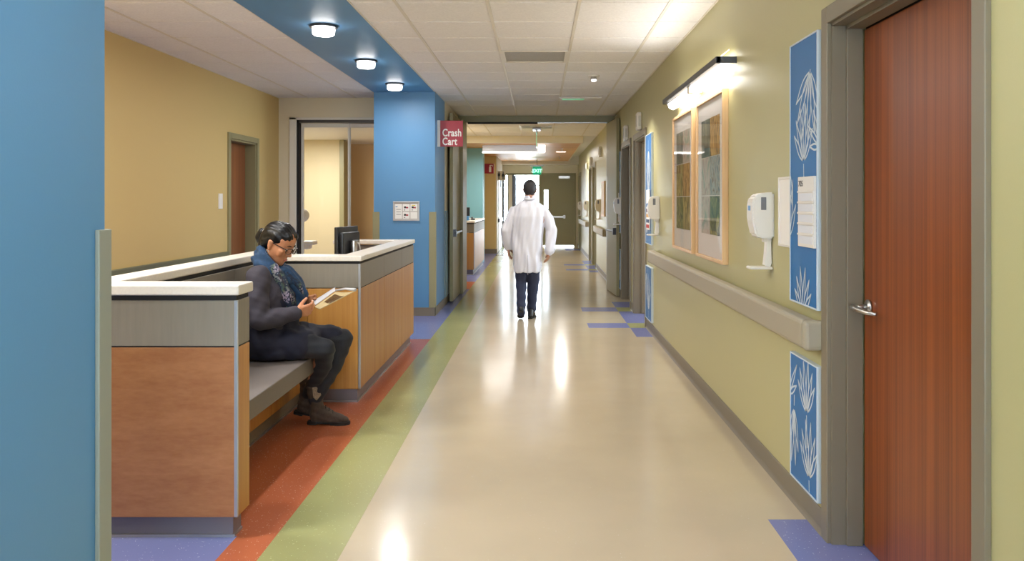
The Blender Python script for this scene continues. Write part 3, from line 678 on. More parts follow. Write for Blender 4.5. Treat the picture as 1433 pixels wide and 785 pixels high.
# guards
for x0, x1, y0, y1, z, m_, l in ((XC - .003, XC + .014, 2.385, 2.445, 1.302, guard_m, 'tall grey corner guard on the near blue wall'),):
    t = thing('corner_guard', (x0, y1, 0), l, 'corner guard')
    MB().box(XC, XC + .014, 2.385, 2.454, 0, z, .003).build('side_wing', m_, t)
    MB().box(XC - .05, XC + .012, 2.441, 2.454, 0, z, .003).build('end_wing', m_, t)
for x, s, l in ((XC, 1, 'olive corner guard where the column meets the corridor'), (-1.985, -1, 'olive corner guard beside the sliding glass door')):
    t = thing('corner_guard', (x, 10.2, 0), l, 'corner guard')
    MB().box(min(x, x - s * .07) - (.012 if s < 0 else 0), max(x, x - s * .07) + (.012 if s > 0 else 0), 10.186, 10.199, .1, 1.25, .003).build('front_wing', olive_m, t)
    MB().box(x if s > 0 else x - .012, x + .012 if s > 0 else x, 10.199, 10.26, .1, 1.25, .003).build('side_wing', olive_m, t)
tag(MB().box(XC, XC + .014, 11.27, 11.53, .1, 1.25, .003).build('wall_guard', guard_blue_m), 'blue-grey wall guard strip beside the left fire door leaf', 'wall guard')
t = thing('chair_rail', (XL, 5.5, 0), 'dark olive wall rail along the yellow alcove wall', 'rail')
MB().box(XL, XL + .03, 1.5, 9.055, .70, .845, .008).build('rail', mat('rail_olive', '#6F7058', .45), t)
tag(MB().box(XL, XL + .012, 8.80, 8.90, 1.30, 1.46, .002).build('door_sign', signwhite_m), 'small white sign plate beside the alcove door', 'sign')

# ---------------------------------------------------------------- right wall: handrails
def handrail(y0, y1, label):
    t = thing('handrail', (XR, (y0 + y1) / 2, .83), label, 'handrail')
    MB().box(1.095, 1.165, y0 + .045, y1 - .045, .765, .888, .018, 3).build('rail', taupe_m, t)
    for a, b in ((y0, y0 + .044), (y1 - .044, y1)):
        MB().box(1.094, XR, a, b, .764, .889, .018, 3).build('end_cap', taupe_m, t)
    n = max(2, int((y1 - y0) / 1.2))
    for k in range(n):
        y = y0 + .3 + (y1 - y0 - .6) * k / (n - 1)
        MB().box(1.16, XR, y - .04, y + .04, .79, .86).build('bracket', frame_m, t)
handrail(3.49, 8.56, 'long taupe wall handrail under the framed pictures')
handrail(14.6, 17.1, 'taupe handrail on the wall just beyond the fire doors')
handrail(20.0, 23.2, 'taupe handrail farther down before the end door')

# picture lights
mat('upper_lens_glow', '#FFFFFF', .4, emit=(1, .96, .9, 1), strength=1.8)
for ya, yb, lbl in ((5.05, 7.23, 'long wall light with dark rail above the two framed pictures'), (-1.6, .58, 'unseen long wall light added behind the camera for fill')):  # the second one is unseen, added to throw more light upwards
    t = thing('picture_light', (XR, (ya + yb) / 2, 2.22), lbl, 'lamp'); ym = (ya + yb) / 2
    MB().box(1.055, 1.085, ya, yb, 2.205, 2.245, .003).build('front_rail', dark_steel_m, t)
    for y in (ya, yb - .02): MB().box(1.06, XR, y, y + .02, 2.205, 2.245).build('end_bracket', dark_steel_m, t)
    MB().box(1.08, XR, ym - .03, ym + .03, 2.16, 2.23, .004).build('ballast', white_m, t)
    for a, b in ((ya + .07, ym - .04), (ym + .04, yb - .07)):
        MB().poly([(1.088, a, 2.20), (1.10, a, 2.165), (1.135, a, 2.15), (1.165, a, 2.165), (1.165, a, 2.18), (1.135, a, 2.165), (1.105, a, 2.178), (1.095, a, 2.205)], (0, b - a, 0)).build('lower_lens', tube_m, t)
        MB().poly([(1.09, a, 2.25), (1.15, a, 2.30), (1.153, a, 2.296), (1.093, a, 2.246)], (0, b - a, 0)).build('upper_lens', MATS['upper_lens_glow'], t)
        MB().cyl((1.12, a + .02, 2.2), (1.12, b - .02, 2.2), .016, n=12).build('tube', tube_m, t)

# framed pictures: a collage of six soft nature abstracts each
def art(name, c1, c2, c3, scale, dist):
    m = bpy.data.materials.new(name); m.use_nodes = True; nt = m.node_tree; b = nt.nodes['Principled BSDF']
    tc = nt.nodes.new('ShaderNodeTexCoord'); mp = nt.nodes.new('ShaderNodeMapping'); mp.inputs['Scale'].default_value = scale
    w = nt.nodes.new('ShaderNodeTexNoise'); w.inputs['Scale'].default_value = 1; w.inputs['Detail'].default_value = 4; w.inputs['Distortion'].default_value = dist
    r = nt.nodes.new('ShaderNodeValToRGB'); r.color_ramp.elements[0].position = .36; r.color_ramp.elements[1].position = .64
    e = r.color_ramp.elements.new(.5); e.color = lin(c2); r.color_ramp.elements[0].color = lin(c1); r.color_ramp.elements[-1].color = lin(c3)
    nt.links.new(tc.outputs['Object'], mp.inputs[0]); nt.links.new(mp.outputs[0], w.inputs['Vector']); nt.links.new(w.outputs['Fac'], r.inputs['Fac']); nt.links.new(r.outputs[0], b.inputs['Base Color'])
    b.inputs['Roughness'].default_value = .6
    return m
arts = [art('print_grey_green', '#37443E', '#667064', '#98988A', (3, 9, 3), 1.0), art('print_ochre', '#6F5528', '#B08A48', '#D0AC68', (3, 14, 6), 2.0),
        art('print_pale_blush', '#9E8A80', '#C4B6AA', '#8FA090', (3, 6, 5), 1.5), art('print_olive_stem', '#4C4A22', '#8F8540', '#C0B070', (3, 10, 4), 2.5),
        art('print_sky_branch', '#66747C', '#A8ACA6', '#7E6650', (3, 12, 8), 2.0), art('print_leaf', '#303C1C', '#5E6A34', '#94944E', (3, 8, 8), 2.5)]
def picture(y0, y1, label, order):
    z0, z1 = .985, 2.085; xf = 1.142
    t = thing('framed_picture', (XR, (y0 + y1) / 2, z0), label, 'picture', 'framed prints under the wall light')
    f = MB(); fw = .022
    for a in ((y0, y0 + fw, z0, z1), (y1 - fw, y1, z0, z1), (y0 + fw, y1 - fw, z0, z0 + fw), (y0 + fw, y1 - fw, z1 - fw, z1)): f.box(xf, XR, *a, .002)
    f.build('frame', oak_m, t)
    MB().box(1.158, 1.17, y0 + fw, y1 - fw, z0 + fw, z1 - fw).build('mat_board', matboard_m, t)
    my, mz = .15, .15
    aw = (y1 - y0 - 2 * my) / 2; ah = (z1 - z0 - .14 - .17) / 3
    k = 0
    for r in range(3):
        for c in range(2):
            ya = y1 - my - (c + 1) * aw; za = z1 - .14 - (r + 1) * ah
            MB().box(1.155, 1.158, ya + .003, ya + aw - .003, za + .003, za + ah - .003).build('print', arts[order[k]], t); k += 1
    MB().box(1.148, 1.150, y0 + fw, y1 - fw, z0 + fw, z1 - fw).build('glazing', picglass_m, t)
picture(5.27, 6.17, 'wood framed collage print with pale mat, next to the white wall frame', [0, 1, 2, 4, 2, 5])
picture(6.34, 7.26, 'wood framed collage print with pale mat, farther from the brown door', [0, 2, 3, 1, 5, 3])

# dispensers
def dispenser(y, label, z=1.31, body=white_m, parts=True):
    t = thing('soap_dispenser', (XR, y, z - .3), label, 'dispenser', 'wall dispensers')
    b = MB(); w = .06
    pr = [(XR, -.115), (XR - .07, -.115), (XR - .095, -.098), (XR - .112, -.02), (XR - .112, .06), (XR - .10, .095), (XR - .07, .112), (XR, .118)]
    pb = bmesh.new(); vs = [pb.verts.new((x, y - w, z + h)) for x, h in pr]; f = pb.faces.new(vs)
    r = bmesh.ops.extrude_face_region(pb, geom=[f]); bmesh.ops.translate(pb, verts=[g for g in r['geom'] if isinstance(g, bmesh.types.BMVert)], vec=(0, 2 * w, 0))
    bmesh.ops.recalc_face_normals(pb, faces=pb.faces); bmesh.ops.bevel(pb, geom=list(pb.edges), offset=.009, segments=2, affect='EDGES', clamp_overlap=True)
    b._add(pb); b.build('body', body, t)
    MB().box(XR - .068, XR - .042, y - w - .003, y - w + .002, z + .028, z + .092, .002).build('level_window', grey_plastic_m, t)
    MB().box(XR - .1145, XR - .108, y - .02, y + .02, z + .025, z + .05, .002).build('sensor', bluedot_m, t)
    MB().box(XR - .045, XR - .004, y - .02, y + .02, z - .135, z - .11, .004).poly([(XR - .008, y - .022, z - .115), (XR - .028, y - .022, z - .115), (XR - .034, y - .022, z - .20), (XR - .04, y - .022, z - .25), (XR - .012, y - .022, z - .262), (XR - .004, y - .022, z - .24)], (0, .044, 0)).build('drip_arm', body, t)
    MB().box(XR - .118, XR - .005, y - .045, y + .045, z - .272, z - .258, .005).build('drip_tray', body, t)
dispenser(4.30, 'white soap dispenser with drip tray beside the white wall frame')
dispenser(8.32, 'white soap dispenser with drip tray at the far end of the long handrail', 1.315)
dispenser(12.06, 'white soap dispenser next to the held-open right fire door', 1.315)
dispenser(16.1, 'cream soap dispenser above the handrail just beyond the fire doors', 1.30, wall_cream)
dispenser(20.4, 'small white dispenser beyond the two olive doorways', 1.27)
dispenser(23.3, 'tiny white dispenser near the end exit door', 1.25)

# wall frame, sign panels
t = thing('notice_board', (XR, 4.03, 1.15), 'thin white empty notice frame between dispenser and blue panel', 'frame')
y0, y1, z0, z1 = 3.925, 4.14, 1.165, 1.498
f = MB()
for a in ((y0, y0 + .012, z0, z1), (y1 - .012, y1, z0, z1), (y0 + .012, y1 - .012, z0, z0 + .012), (y0 + .012, y1 - .012, z1 - .012, z1)): f.box(XR - .012, XR, *a, .002)
f.build('frame', white_m, t); MB().box(XR - .006, XR, y0 + .01, y1 - .01, z0 + .01, z1 - .01).build('backing_sheet', paper_m, t)

def leaf_ring(c, ang, L, w, mirror=1):
    """closed lens outline of a leaf from point c"""
    pts = []; d = (math.cos(ang), math.sin(ang)); n = (-d[1], d[0])
    for k in range(9): s = k / 8; h = math.sin(math.pi * s ** .8) ** 1.3 * w if 0 < s < 1 else 0; pts.append((c[0] + d[0] * L * s + n[0] * h, c[1] + d[1] * L * s + n[1] * h))
    for k in range(8, -1, -1): s = k / 8; h = -math.sin(math.pi * s ** .8) ** 1.3 * w if 0 < s < 1 else 0; pts.append((c[0] + d[0] * L * s + n[0] * h, c[1] + d[1] * L * s + n[1] * h))
    return pts
def frond(c, up, n, spread, L, stem):
    lines = []
    for k in range(n):
        a = up + spread * (k / (n - 1) - .5); e = 1 - .35 * abs(k / (n - 1) - .5) * 2
        lines.append(leaf_ring((c[0] + .02 * math.cos(a), c[1] + .02 * math.sin(a)), a, L * e * .93, L * .062))
    lines.append([c, (c[0] - math.cos(up) * stem, c[1] - math.sin(up) * stem)])
    return lines
def art_panel(y0, y1, z0, z1, label, fronds, cat='panel', lw=.0085, xface=None):
    """blue panel with printed white palm fronds; u runs from far edge (left in view) to near edge"""
    t = thing('wall_panel', (XR, (y0 + y1) / 2, z0), label, cat, 'blue leaf panels')
    x0 = XR - .022
    MB().box(x0 + .002, XR, y0 + .004, y1 - .004, z0 + .004, z1 - .004).build('panel_face', art_blue_m, t)
    f = MB()
    for a in ((y0, y0 + .007, z0, z1), (y1 - .007, y1, z0, z1), (y0 + .007, y1 - .007, z0, z0 + .007), (y0 + .007, y1 - .007, z1 - .007, z1)): f.box(x0 - .001, XR, *a)
    f.build('edge_strip', art_white_m, t)
    p = MB(); Wd = y1 - y0; Hd = z1 - z0
    inside = lambda q: .006 < q[0] < Wd - .006 and .006 < q[1] < Hd - .006
    for q_, ln in enumerate([l for fr in fronds for l in frond(*fr)]):
        pts = []; runs = []
        for a, b in zip(ln[:-1], ln[1:]):
            for i in range(4): pts.append(tuple(a[j] + (b[j] - a[j]) * i / 4 for j in range(2)))
        pts.append(ln[-1]); cur = []
        for q in pts:
            if inside(q): cur.append((x0 + .002, y1 - q[0], z0 + q[1]))
            else:
                runs.append(cur); cur = []
        runs.append(cur)
        for r in runs:
            if len(r) > 1: p.ribbon(r, lw, (-1, 0, 0), .0005 + q_ * .00004)
    if len(p.bm.verts): tag(p.build('leaf_print', art_white_m, t), kind='stuff')
    return t
UP = math.pi / 2
art_panel(3.525, 3.91, .926, 2.096, 'tall blue leaf panel carrying the 705 room sign, beside the brown door', [((.29, 1.02), -UP - .25, 6, 1.5, .36, -.12), ((.20, .62), UP + .05, 6, 1.5, .28, .14), ((.42, .68), UP + .75, 4, 1.5, .2, .05), ((-.02, .62), -UP + .1, 2, .4, .3, .05), ((-.01, .28), UP - .2, 3, .7, .28, .05), ((.43, .33), UP + .9, 3, 1.2, .18, .05), ((.19, -.04), UP, 6, 1.7, .22, .02)])
art_panel(3.525, 3.905, .125, .693, 'short blue leaf panel under the handrail end, beside the brown door', [((.235, .33), UP + .05, 6, 1.4, .26, .14), ((-.03, .36), .9, 3, .8, .2, .05), ((.27, .06), UP + .05, 6, 1.4, .27, .1), ((.06, .33), -UP - .05, 4, .7, .30, .05)])
art_panel(8.72, 9.20, .926, 2.09, 'tall blue leaf panel behind the dispenser at the far end of the handrail', [((.24, 1.0), -UP, 7, 1.2, .45, .1), ((.24, .52), UP, 7, 1.3, .35, .2), ((.1, .1), UP, 6, 1.5, .25, .1)], lw=.012)
art_panel(8.72, 9.20, .125, .69, 'short blue leaf panel low on the wall at the far end of the handrail', [((.25, .1), UP, 7, 1.4, .4, .1), ((.1, .5), -UP, 5, 1.2, .3, .1)], lw=.012)
art_panel(12.02, 12.4, .926, 2.09, 'tall blue leaf panel half hidden by the right fire door leaf', [((.2, .9), -UP, 7, 1.2, .4, .1), ((.2, .3), UP, 7, 1.3, .35, .2)], lw=.012)
art_panel(12.02, 12.4, .125, .69, 'short blue leaf panel low beside the right fire door leaf', [((.2, .1), UP, 7, 1.4, .4, .1)], lw=.012)

# room sign 705
t = thing('room_sign', (1.157, 3.64, 1.185), 'white 705 room sign with five paper slots on the blue panel', 'sign')
xs = 1.1565
MB().box(xs - .012, xs, 3.53, 3.745, 1.185, 1.488, .002).build('plate', white_m, t)
for k in range(5):
    z = 1.200 + k * .046
    MB().box(xs - .0135, xs - .0118, 3.545, 3.735, z, z + .032).build('paper_insert', mat('insert_paper', '#DDE0E8', .5) if k == 0 else MATS['insert_paper'], t)
    MB().box(xs - .016, xs - .0118, 3.53, 3.745, z + .035, z + .043, .001).build('slot_lip', white_m, t)
text('705', .036, 'lettering', mat('sign_black', '#2A2A2C', .5), t, (xs - .0125, 3.735, 1.447), FACE_LEFT, .0006, 0, 'LEFT', 1.0, 1.15)
for yy in (8.78, 12.20):
    l = 'white room sign with coloured bars on the far blue panel' if yy < 9 else 'white room sign with coloured bars beside the fire door leaf'
    t = thing('room_sign', (xs, yy + .12, 1.1), l, 'sign', 'far room signs')
    MB().box(xs - .012, xs, yy, yy + .26, 1.08, 1.50, .002).build('plate', white_m, t)
    for k, cc in enumerate(('#C8403A', '#30456E', '#D8A03C', '#5A2A2A', '#3C6FA8')):
        nm = 'bar_' + cc[1:]
        MB().box(xs - .014, xs - .0118, yy + .02, yy + .24, 1.10 + k * .055, 1.135 + k * .055).build('colour_bar', MATS.get(nm) or mat(nm, cc, .5), t)

# boxes high on the wall
def strobe(y, z, label, w=.16, h=.20):
    t = thing('wall_speaker', (XR, y, z), label, 'speaker', 'small white boxes above the doorways')
    MB().box(XR - .055, XR, y - w / 2, y + w / 2, z - h / 2, z + h / 2, .012).build('housing', white_m, t)
    MB().box(XR - .058, XR - .05, y - w * .3, y + w * .3, z - h * .33, z + h * .33, .004).build('grille', mat('grille_grey', '#C9C6C0', .5) if 'grille_grey' not in MATS else MATS['grille_grey'], t)
    MB().box(XR - .04, XR - .01, y - w / 2 - .003, y - w / 2 + .002, z - h * .3, z + h * .3, .001).build('side_louver', MATS['grille_grey'], t)
strobe(9.78, 2.30, 'white wall speaker box high over the doorway nearest the pictures')
strobe(11.25, 2.28, 'white wall speaker box high over the doorway beside the fire door')
strobe(16.0, 2.31, 'small white alarm box high up just beyond the fire doors', .14, .2)
strobe(18.7, 2.24, 'small white box above the two olive doorways, nearer one', .16, .2)
strobe(20.3, 2.22, 'small white box above the handrail far down the corridor', .14, .16)
t = thing('notice_board', (XR, 15.6, 1.1), 'narrow white notice board beyond the right fire door', 'board')
MB().box(XR - .02, XR, 15.0, 15.75, 1.10, 1.74, .004).build('frame', oak_m, t); MB().box(XR - .024, XR - .018, 15.04, 15.71, 1.14, 1.70).build('board_face', paper_m, t)

# Crash Cart blade sign
t = thing('hanging_sign', (XC, 10.45, 2.07), 'red blade sign lettered Crash Cart on the blue column', 'sign')
MB().box(XC, XC + .012, 10.43, 10.47, 2.05, 2.375, .002).box(XC + .010, XC + .035, 10.43, 10.475, 2.05, 2.375, .001).build('mounting_edge', signwhite_m, t)
MB().box(XC + .036, XC + .315, 10.437, 10.463, 2.052, 2.372, .002).build('sign_plate', red_m, t)
text('Crash\nCart', .128, 'lettering', signwhite_m, t, (XC + .062, 10.4355, 2.180), FACE_CAM, .0008, .0028, 'LEFT', 1.04, .74, .84)
# fire extinguisher sign
t = thing('fire_sign', (-1.3, 22.2, 2.1), 'red square sign with white fire extinguisher symbol', 'sign')
MB().box(-1.43, -1.18, 22.2, 22.25, 2.10, 2.355, .002).build('sign_plate', red_m, t)
MB().box(-1.18, -1.17, 22.2, 22.25, 2.10, 2.355).build('mounting_edge', signwhite_m, t)
p = MB().box(-1.305, -1.245, 22.192, 22.2, 2.135, 2.27, .002).box(-1.29, -1.26, 22.192, 22.2, 2.27, 2.305).box(-1.29, -1.21, 22.192, 22.2, 2.305, 2.32).box(-1.222, -1.21, 22.192, 22.2, 2.28, 2.305)
p.build('extinguisher_symbol', signwhite_m, t)
# restroom sign
t = thing('restroom_sign', (-1.1, 22.6, 1.9), 'cream blade sign with black man and woman symbols', 'sign')
MB().box(-1.12, -.88, 22.58, 22.6, 1.93, 2.18, .002).build('sign_plate', wall_cream, t)
def figure(cx, skirt):
    p = MB().cyl((cx, 22.578, 2.145), (cx, 22.572, 2.145), .018, n=14)
    if skirt: p.poly([(cx - .02, 22.579, 2.12), (cx - .045, 22.579, 2.03), (cx + .045, 22.579, 2.03), (cx + .02, 22.579, 2.12)], (0, -.006, 0))
    else: p.box(cx - .032, cx + .032, 22.573, 22.579, 2.04, 2.12)
    p.box(cx - .02, cx - .004, 22.573, 22.579, 1.96, 2.04).box(cx + .004, cx + .02, 22.573, 22.579, 1.96, 2.04)
    p.build('figure_symbol', mat('sign_black', '#2A2A2C', .5) if 'sign_black' not in MATS else MATS['sign_black'], t)
figure(-1.06, False); figure(-.95, True)
MB().box(-1.025, -1.0, 22.58, 22.6, 1.75, 1.93).build('hanger_plate', dark_steel_m, t)
# white restroom door with push plate near the end
t = thing('restroom_door', (-1.1, 23.6, 0), 'white restroom door with dark rail near the corridor end', 'door')
MB().box(-1.11, -1.085, 23.1, 24.1, .01, 2.1, .002).build('leaf', white_m, t); MB().box(-1.095, -1.05, 22.8, 24.9, .80, .9, .01).build('wall_rail', dark_steel_m, t)

# framed notices on the column
t = thing('notice_board', (-1.6, 10.2, 1.14), 'small silver framed board with four notices on the blue column', 'frame')
x0, x1, z0, z1 = -1.752, -1.435, 1.145, 1.378; yb = 10.2
f = MB()
for a in ((x0, x0 + .016, z0, z1), (x1 - .016, x1, z0, z1)): f.box(a[0], a[1], yb - .02, yb, a[2], a[3], .002)
for a in ((x0 + .016, x1 - .016, z0, z0 + .016), (x0 + .016, x1 - .016, z1 - .016, z1)): f.box(a[0], a[1], yb - .0195, yb, a[2], a[3], .002)
f.build('frame', alu_m, t); MB().box(x0 + .01, x1 - .01, yb - .008, yb, z0 + .01, z1 - .01).build('backing', mat('notice_grey', '#B9B2AE', .6), t)
cw = .083
for i in range(3):
    xa = x0 + .024 + i * .092
    rows = [(z0 + .024, z1 - .03)] if i == 0 else [(z0 + .024, z0 + .104), (z0 + .114, z1 - .03)]
    for j, (za, zb) in enumerate(rows):
        pp = MB().box(xa, xa + cw, yb - .010, yb - .008, za, zb).build('notice_paper', paper_m, t)
        if i and not (i == 2 and j == 0):
            MB().box(xa + .015, xa + .04, yb - .0112, yb - .010, za + .035, za + .058).build('photo_print', black_m, pp)
            MB().box(xa + .04, xa + .066, yb - .0112, yb - .010, za + .035, za + .052).build('photo_print', red_m, pp)
            MB().box(xa + .014, xa + .03, yb - .0112, yb - .010, za + .01, za + .02).build('photo_print', grey_plastic_m, pp)
            if i == 2: MB().box(xa + .018, xa + .06, yb - .0112, yb - .010, za + .064, za + .074).build('photo_print', mat('notice_yellow', '#D8C83A', .5), pp)
        elif i == 0:
            MB().box(xa + .006, xa + .03, yb - .0112, yb - .010, zb - .04, zb - .03).build('photo_print', bluedot_m, pp)
            for q in range(3): MB().box(xa + .015, xa + .07, yb - .0112, yb - .010, zb - .07 - q * .03, zb - .064 - q * .03).build('photo_print', grey_plastic_m, pp)
# ---------------------------------------------------------------- people
def hull(*balls, sub=2):
    """convex hull round balls (centre, radius or (rx,ry,rz))"""
    b = bmesh.new()
    for c, r in balls:
        r = r if isinstance(r, (tuple, list)) else (r, r, r); c = Vector(c)
        t = bmesh.new(); bmesh.ops.create_icosphere(t, subdivisions=sub, radius=1)
        for v in t.verts: b.verts.new(c + Vector((v.co.x * r[0], v.co.y * r[1], v.co.z * r[2])))
        t.free()
    r = bmesh.ops.convex_hull(b, input=b.verts)
    junk = list({e for e in r['geom_interior'] + r['geom_unused'] if isinstance(e, bmesh.types.BMVert)})
    if junk: bmesh.ops.delete(b, geom=junk, context='VERTS')
    me = bpy.data.meshes.new('t'); b.to_mesh(me); b.free(); return me
def chain(pts, radii, sub=2):
    return [hull((p, r), (q, s), sub=sub) for p, q, r, s in zip(pts[:-1], pts[1:], radii[:-1], radii[1:])]
def loft(rings, n=40, fold=None):
    """closed surface through elliptical rings (centre, axis_u, axis_v, ru, rv, exponent)"""
    b = bmesh.new(); R_ = []
    for i, (c, u, v, ru, rv, ex) in enumerate(rings):
        c = Vector(c); u = Vector(u); v = Vector(v); row = []
        for k in range(n):
            a = 2 * math.pi * k / n; ca, sa = math.cos(a), math.sin(a)
            f = 1 + (fold(i, a) if fold else 0)
            row.append(b.verts.new(c + u * ru * f * math.copysign(abs(ca) ** ex, ca) + v * rv * f * math.copysign(abs(sa) ** ex, sa)))
        R_.append(row)
    for A, B in zip(R_[:-1], R_[1:]):
        for k in range(n): b.faces.new((A[k], A[(k + 1) % n], B[(k + 1) % n], B[k]))
    b.faces.new(R_[0][::-1]); b.faces.new(R_[-1]); bmesh.ops.recalc_face_normals(b, faces=b.faces)
    me = bpy.data.meshes.new('t'); b.to_mesh(me); b.free(); return me
def organic(name, meshes, m, parent, voxel=.006, smooth=6, disp=None, cut=None):
    """one continuous skin over all the given volumes"""
    bm = bmesh.new()
    for me in meshes: bm.from_mesh(me); bpy.data.meshes.remove(me)
    off = WL(parent); bmesh.ops.translate(bm, vec=-off, verts=bm.verts)
    me = bpy.data.meshes.new('t'); bm.to_mesh(me); bm.free()
    o = bpy.data.objects.new('t', me); COL.objects.link(o)
    r = o.modifiers.new('r', 'REMESH'); r.mode = 'VOXEL'; r.voxel_size = voxel
    s = o.modifiers.new('s', 'SMOOTH'); s.factor = .5; s.iterations = smooth
    out = bpy.data.meshes.new_from_object(o.evaluated_get(bpy.context.evaluated_depsgraph_get()))
    bpy.data.objects.remove(o); bpy.data.meshes.remove(me)
    if disp or cut:
        b = bmesh.new(); b.from_mesh(out); b.normal_update()
        if disp:
            mv = [(v, v.normal * disp(v.co + off, v.normal)) for v in b.verts]
            for v, d in mv: v.co += d
        if cut:
            bmesh.ops.delete(b, geom=[v for v in b.verts if cut(v.co + off)], context='VERTS')
        b.to_mesh(out); b.free()
    out.name = name
    for p in out.polygons: p.use_smooth = True
    return link(name, out, m, parent, off)
def folds(*waves):
    """cloth folds: sum of sine waves (direction, frequency, amplitude, phase)"""
    def f(p, n):
        t = 0
        for d, fr, am, ph in waves: t += am * math.sin(fr * (p.x * d[0] + p.y * d[1] + p.z * d[2]) + ph + 1.2 * math.sin(9 * p.z + 5 * p.x))
        return t
    return f
def hand(Wr, fwd, pn, thumb_side, curls, s=1.0, thumb=(.5, .6, .35), tcurl=.5, spread=.06):
    """palm and five fingers: fwd wrist to knuckles, pn the way the palm faces"""
    Wr = Vector(Wr); d = Vector(fwd).normalized(); n = Vector(pn); n = (n - d * n.dot(d)).normalized(); t = d.cross(n) * thumb_side
    K = [Wr + (d * (.082 - .004 * abs(i - 1)) + t * o) * s for i, o in enumerate((.031, .010, -.011, -.030))]
    out = []
    out.append(hull((Wr + t * .016 * s, .016 * s), (Wr - t * .016 * s, .016 * s), (K[0], .0125 * s), (K[3], .011 * s), (K[1], .0125 * s)))
    for i, (k, L) in enumerate(zip(K, (.070, .078, .073, .056))):
        a = 0; p = k; dd = (d + t * spread * (1.5 - i)).normalized(); pts = [k]
        for f, c in zip((.44, .32, .24), curls[i] if isinstance(curls[0], (tuple, list)) else curls):
            a += c; q = p + (dd * math.cos(a) + n * math.sin(a)) * L * f * s; pts.append(q); p = q
        out += chain(pts, [.0105 * s, .0095 * s, .0088 * s, .0075 * s])
    b0 = Wr + (d * .018 + t * .024) * s; td = (d * thumb[0] + t * thumb[1] + n * thumb[2]).normalized()
    b1 = b0 + td * .042 * s; td2 = (td + (d * .9 - t * .5 + n * .3) * tcurl).normalized(); b2 = b1 + td2 * .034 * s; b3 = b2 + (td2 + (d - t * .5) * tcurl * .5).normalized() * .026 * s
    out += chain([b0, b1, b2, b3], [.017 * s, .0125 * s, .0115 * s, .009 * s])
    return out

def skin_mat(name, c, c2):
    m = bpy.data.materials.new(name); m.use_nodes = True; nt = m.node_tree; b = nt.nodes['Principled BSDF']
    tc = nt.nodes.new('ShaderNodeTexCoord'); nz = nt.nodes.new('ShaderNodeTexNoise'); nz.inputs['Scale'].default_value = 22; nz.inputs['Detail'].default_value = 3
    rp = nt.nodes.new('ShaderNodeValToRGB'); rp.color_ramp.elements[0].position = .35; rp.color_ramp.elements[1].position = .7; rp.color_ramp.elements[0].color = lin(c); rp.color_ramp.elements[1].color = lin(c2)
    nt.links.new(tc.outputs['Object'], nz.inputs['Vector']); nt.links.new(nz.outputs['Fac'], rp.inputs['Fac']); nt.links.new(rp.outputs[0], b.inputs['Base Color'])
    b.inputs['Roughness'].default_value = .48; b.inputs['Subsurface Weight'].default_value = .08; b.inputs['Subsurface Radius'].default_value = (.02, .008, .004)
    return m
skin_w = skin_mat('skin_warm', '#B87C5A', '#C48A66'); skin_m = skin_mat('skin_man', '#A87860', '#B4866C')
hair_m = mat('black_hair', '#0A090C', .38, noise=((40, 140, 140), .5, 4), spec=.35)
brown_hair_m = mat('dark_brown_hair', '#231D1F', .55, noise=((160, 160, 60), .4, 4))
jacket_m = mat('charcoal_wool', '#35313C', .8, noise=((220, 220, 220), .15, 3), sheen=.04)
skirt_m = mat('navy_cloth', '#12142A', .8, noise=((90, 90, 90), .15, 3), sheen=.04)
legging_m = mat('dark_denim', '#1A1D26', .75, noise=((160, 160, 160), .3, 3), sheen=.04)
boot_m = mat('brown_suede', '#46382E', .8, noise=((60, 60, 60), .22, 4), sheen=.04)
cuff_m = mat('tan_cuff', '#8B7762', .8, noise=((140, 140, 140), .3, 2))
sole_m = mat('black_sole', '#1A1613', .7)
coat_m = mat('white_coat', '#D6D6E0', .7, noise=((6, 6, 3), .03, 3), sheen=.04)
trouser_m = mat('navy_trousers', '#232A44', .75, noise=((120, 120, 120), .15, 3))
shoe_m = mat('black_shoe', '#16161A', .3)
def scarf_mat():
    m = bpy.data.materials.new('patterned_scarf'); m.use_nodes = True; nt = m.node_tree; b = nt.nodes['Principled BSDF']; N = nt.nodes.new; L = nt.links.new
    tc = N('ShaderNodeTexCoord'); n1 = N('ShaderNodeTexNoise'); n1.inputs['Scale'].default_value = 9; n1.inputs['Detail'].default_value = 1; L(tc.outputs['Object'], n1.inputs['Vector'])
    vo = N('ShaderNodeTexVoronoi'); vo.inputs['Scale'].default_value = 75; L(tc.outputs['Object'], vo.inputs['Vector'])
    r1 = N('ShaderNodeValToRGB'); e = r1.color_ramp.elements; e[0].position = .42; e[0].color = lin('#1B3450'); e[1].position = .62; e[1].color = lin('#8A7F94')
    q = e.new(.52); q.color = lin('#4A5A48'); L(n1.outputs['Fac'], r1.inputs['Fac'])
    mx = N('ShaderNodeMix'); mx.data_type = 'RGBA'; lt = N('ShaderNodeMath'); lt.operation = 'GREATER_THAN'; lt.inputs[1].default_value = .5
    L(vo.outputs['Distance'], lt.inputs[0]); L(lt.outputs[0], mx.inputs['Factor']); L(r1.outputs[0], mx.inputs[6]); mx.inputs[7].default_value = lin('#1A2438')
    L(mx.outputs[2], b.inputs['Base Color']); b.inputs['Roughness'].default_value = .85; return m
scarf_navy = mat('navy_scarf', '#1C3B5C', .85, noise=((50, 50, 50), .25, 3), sheen=.04); scarf_pat = scarf_mat()

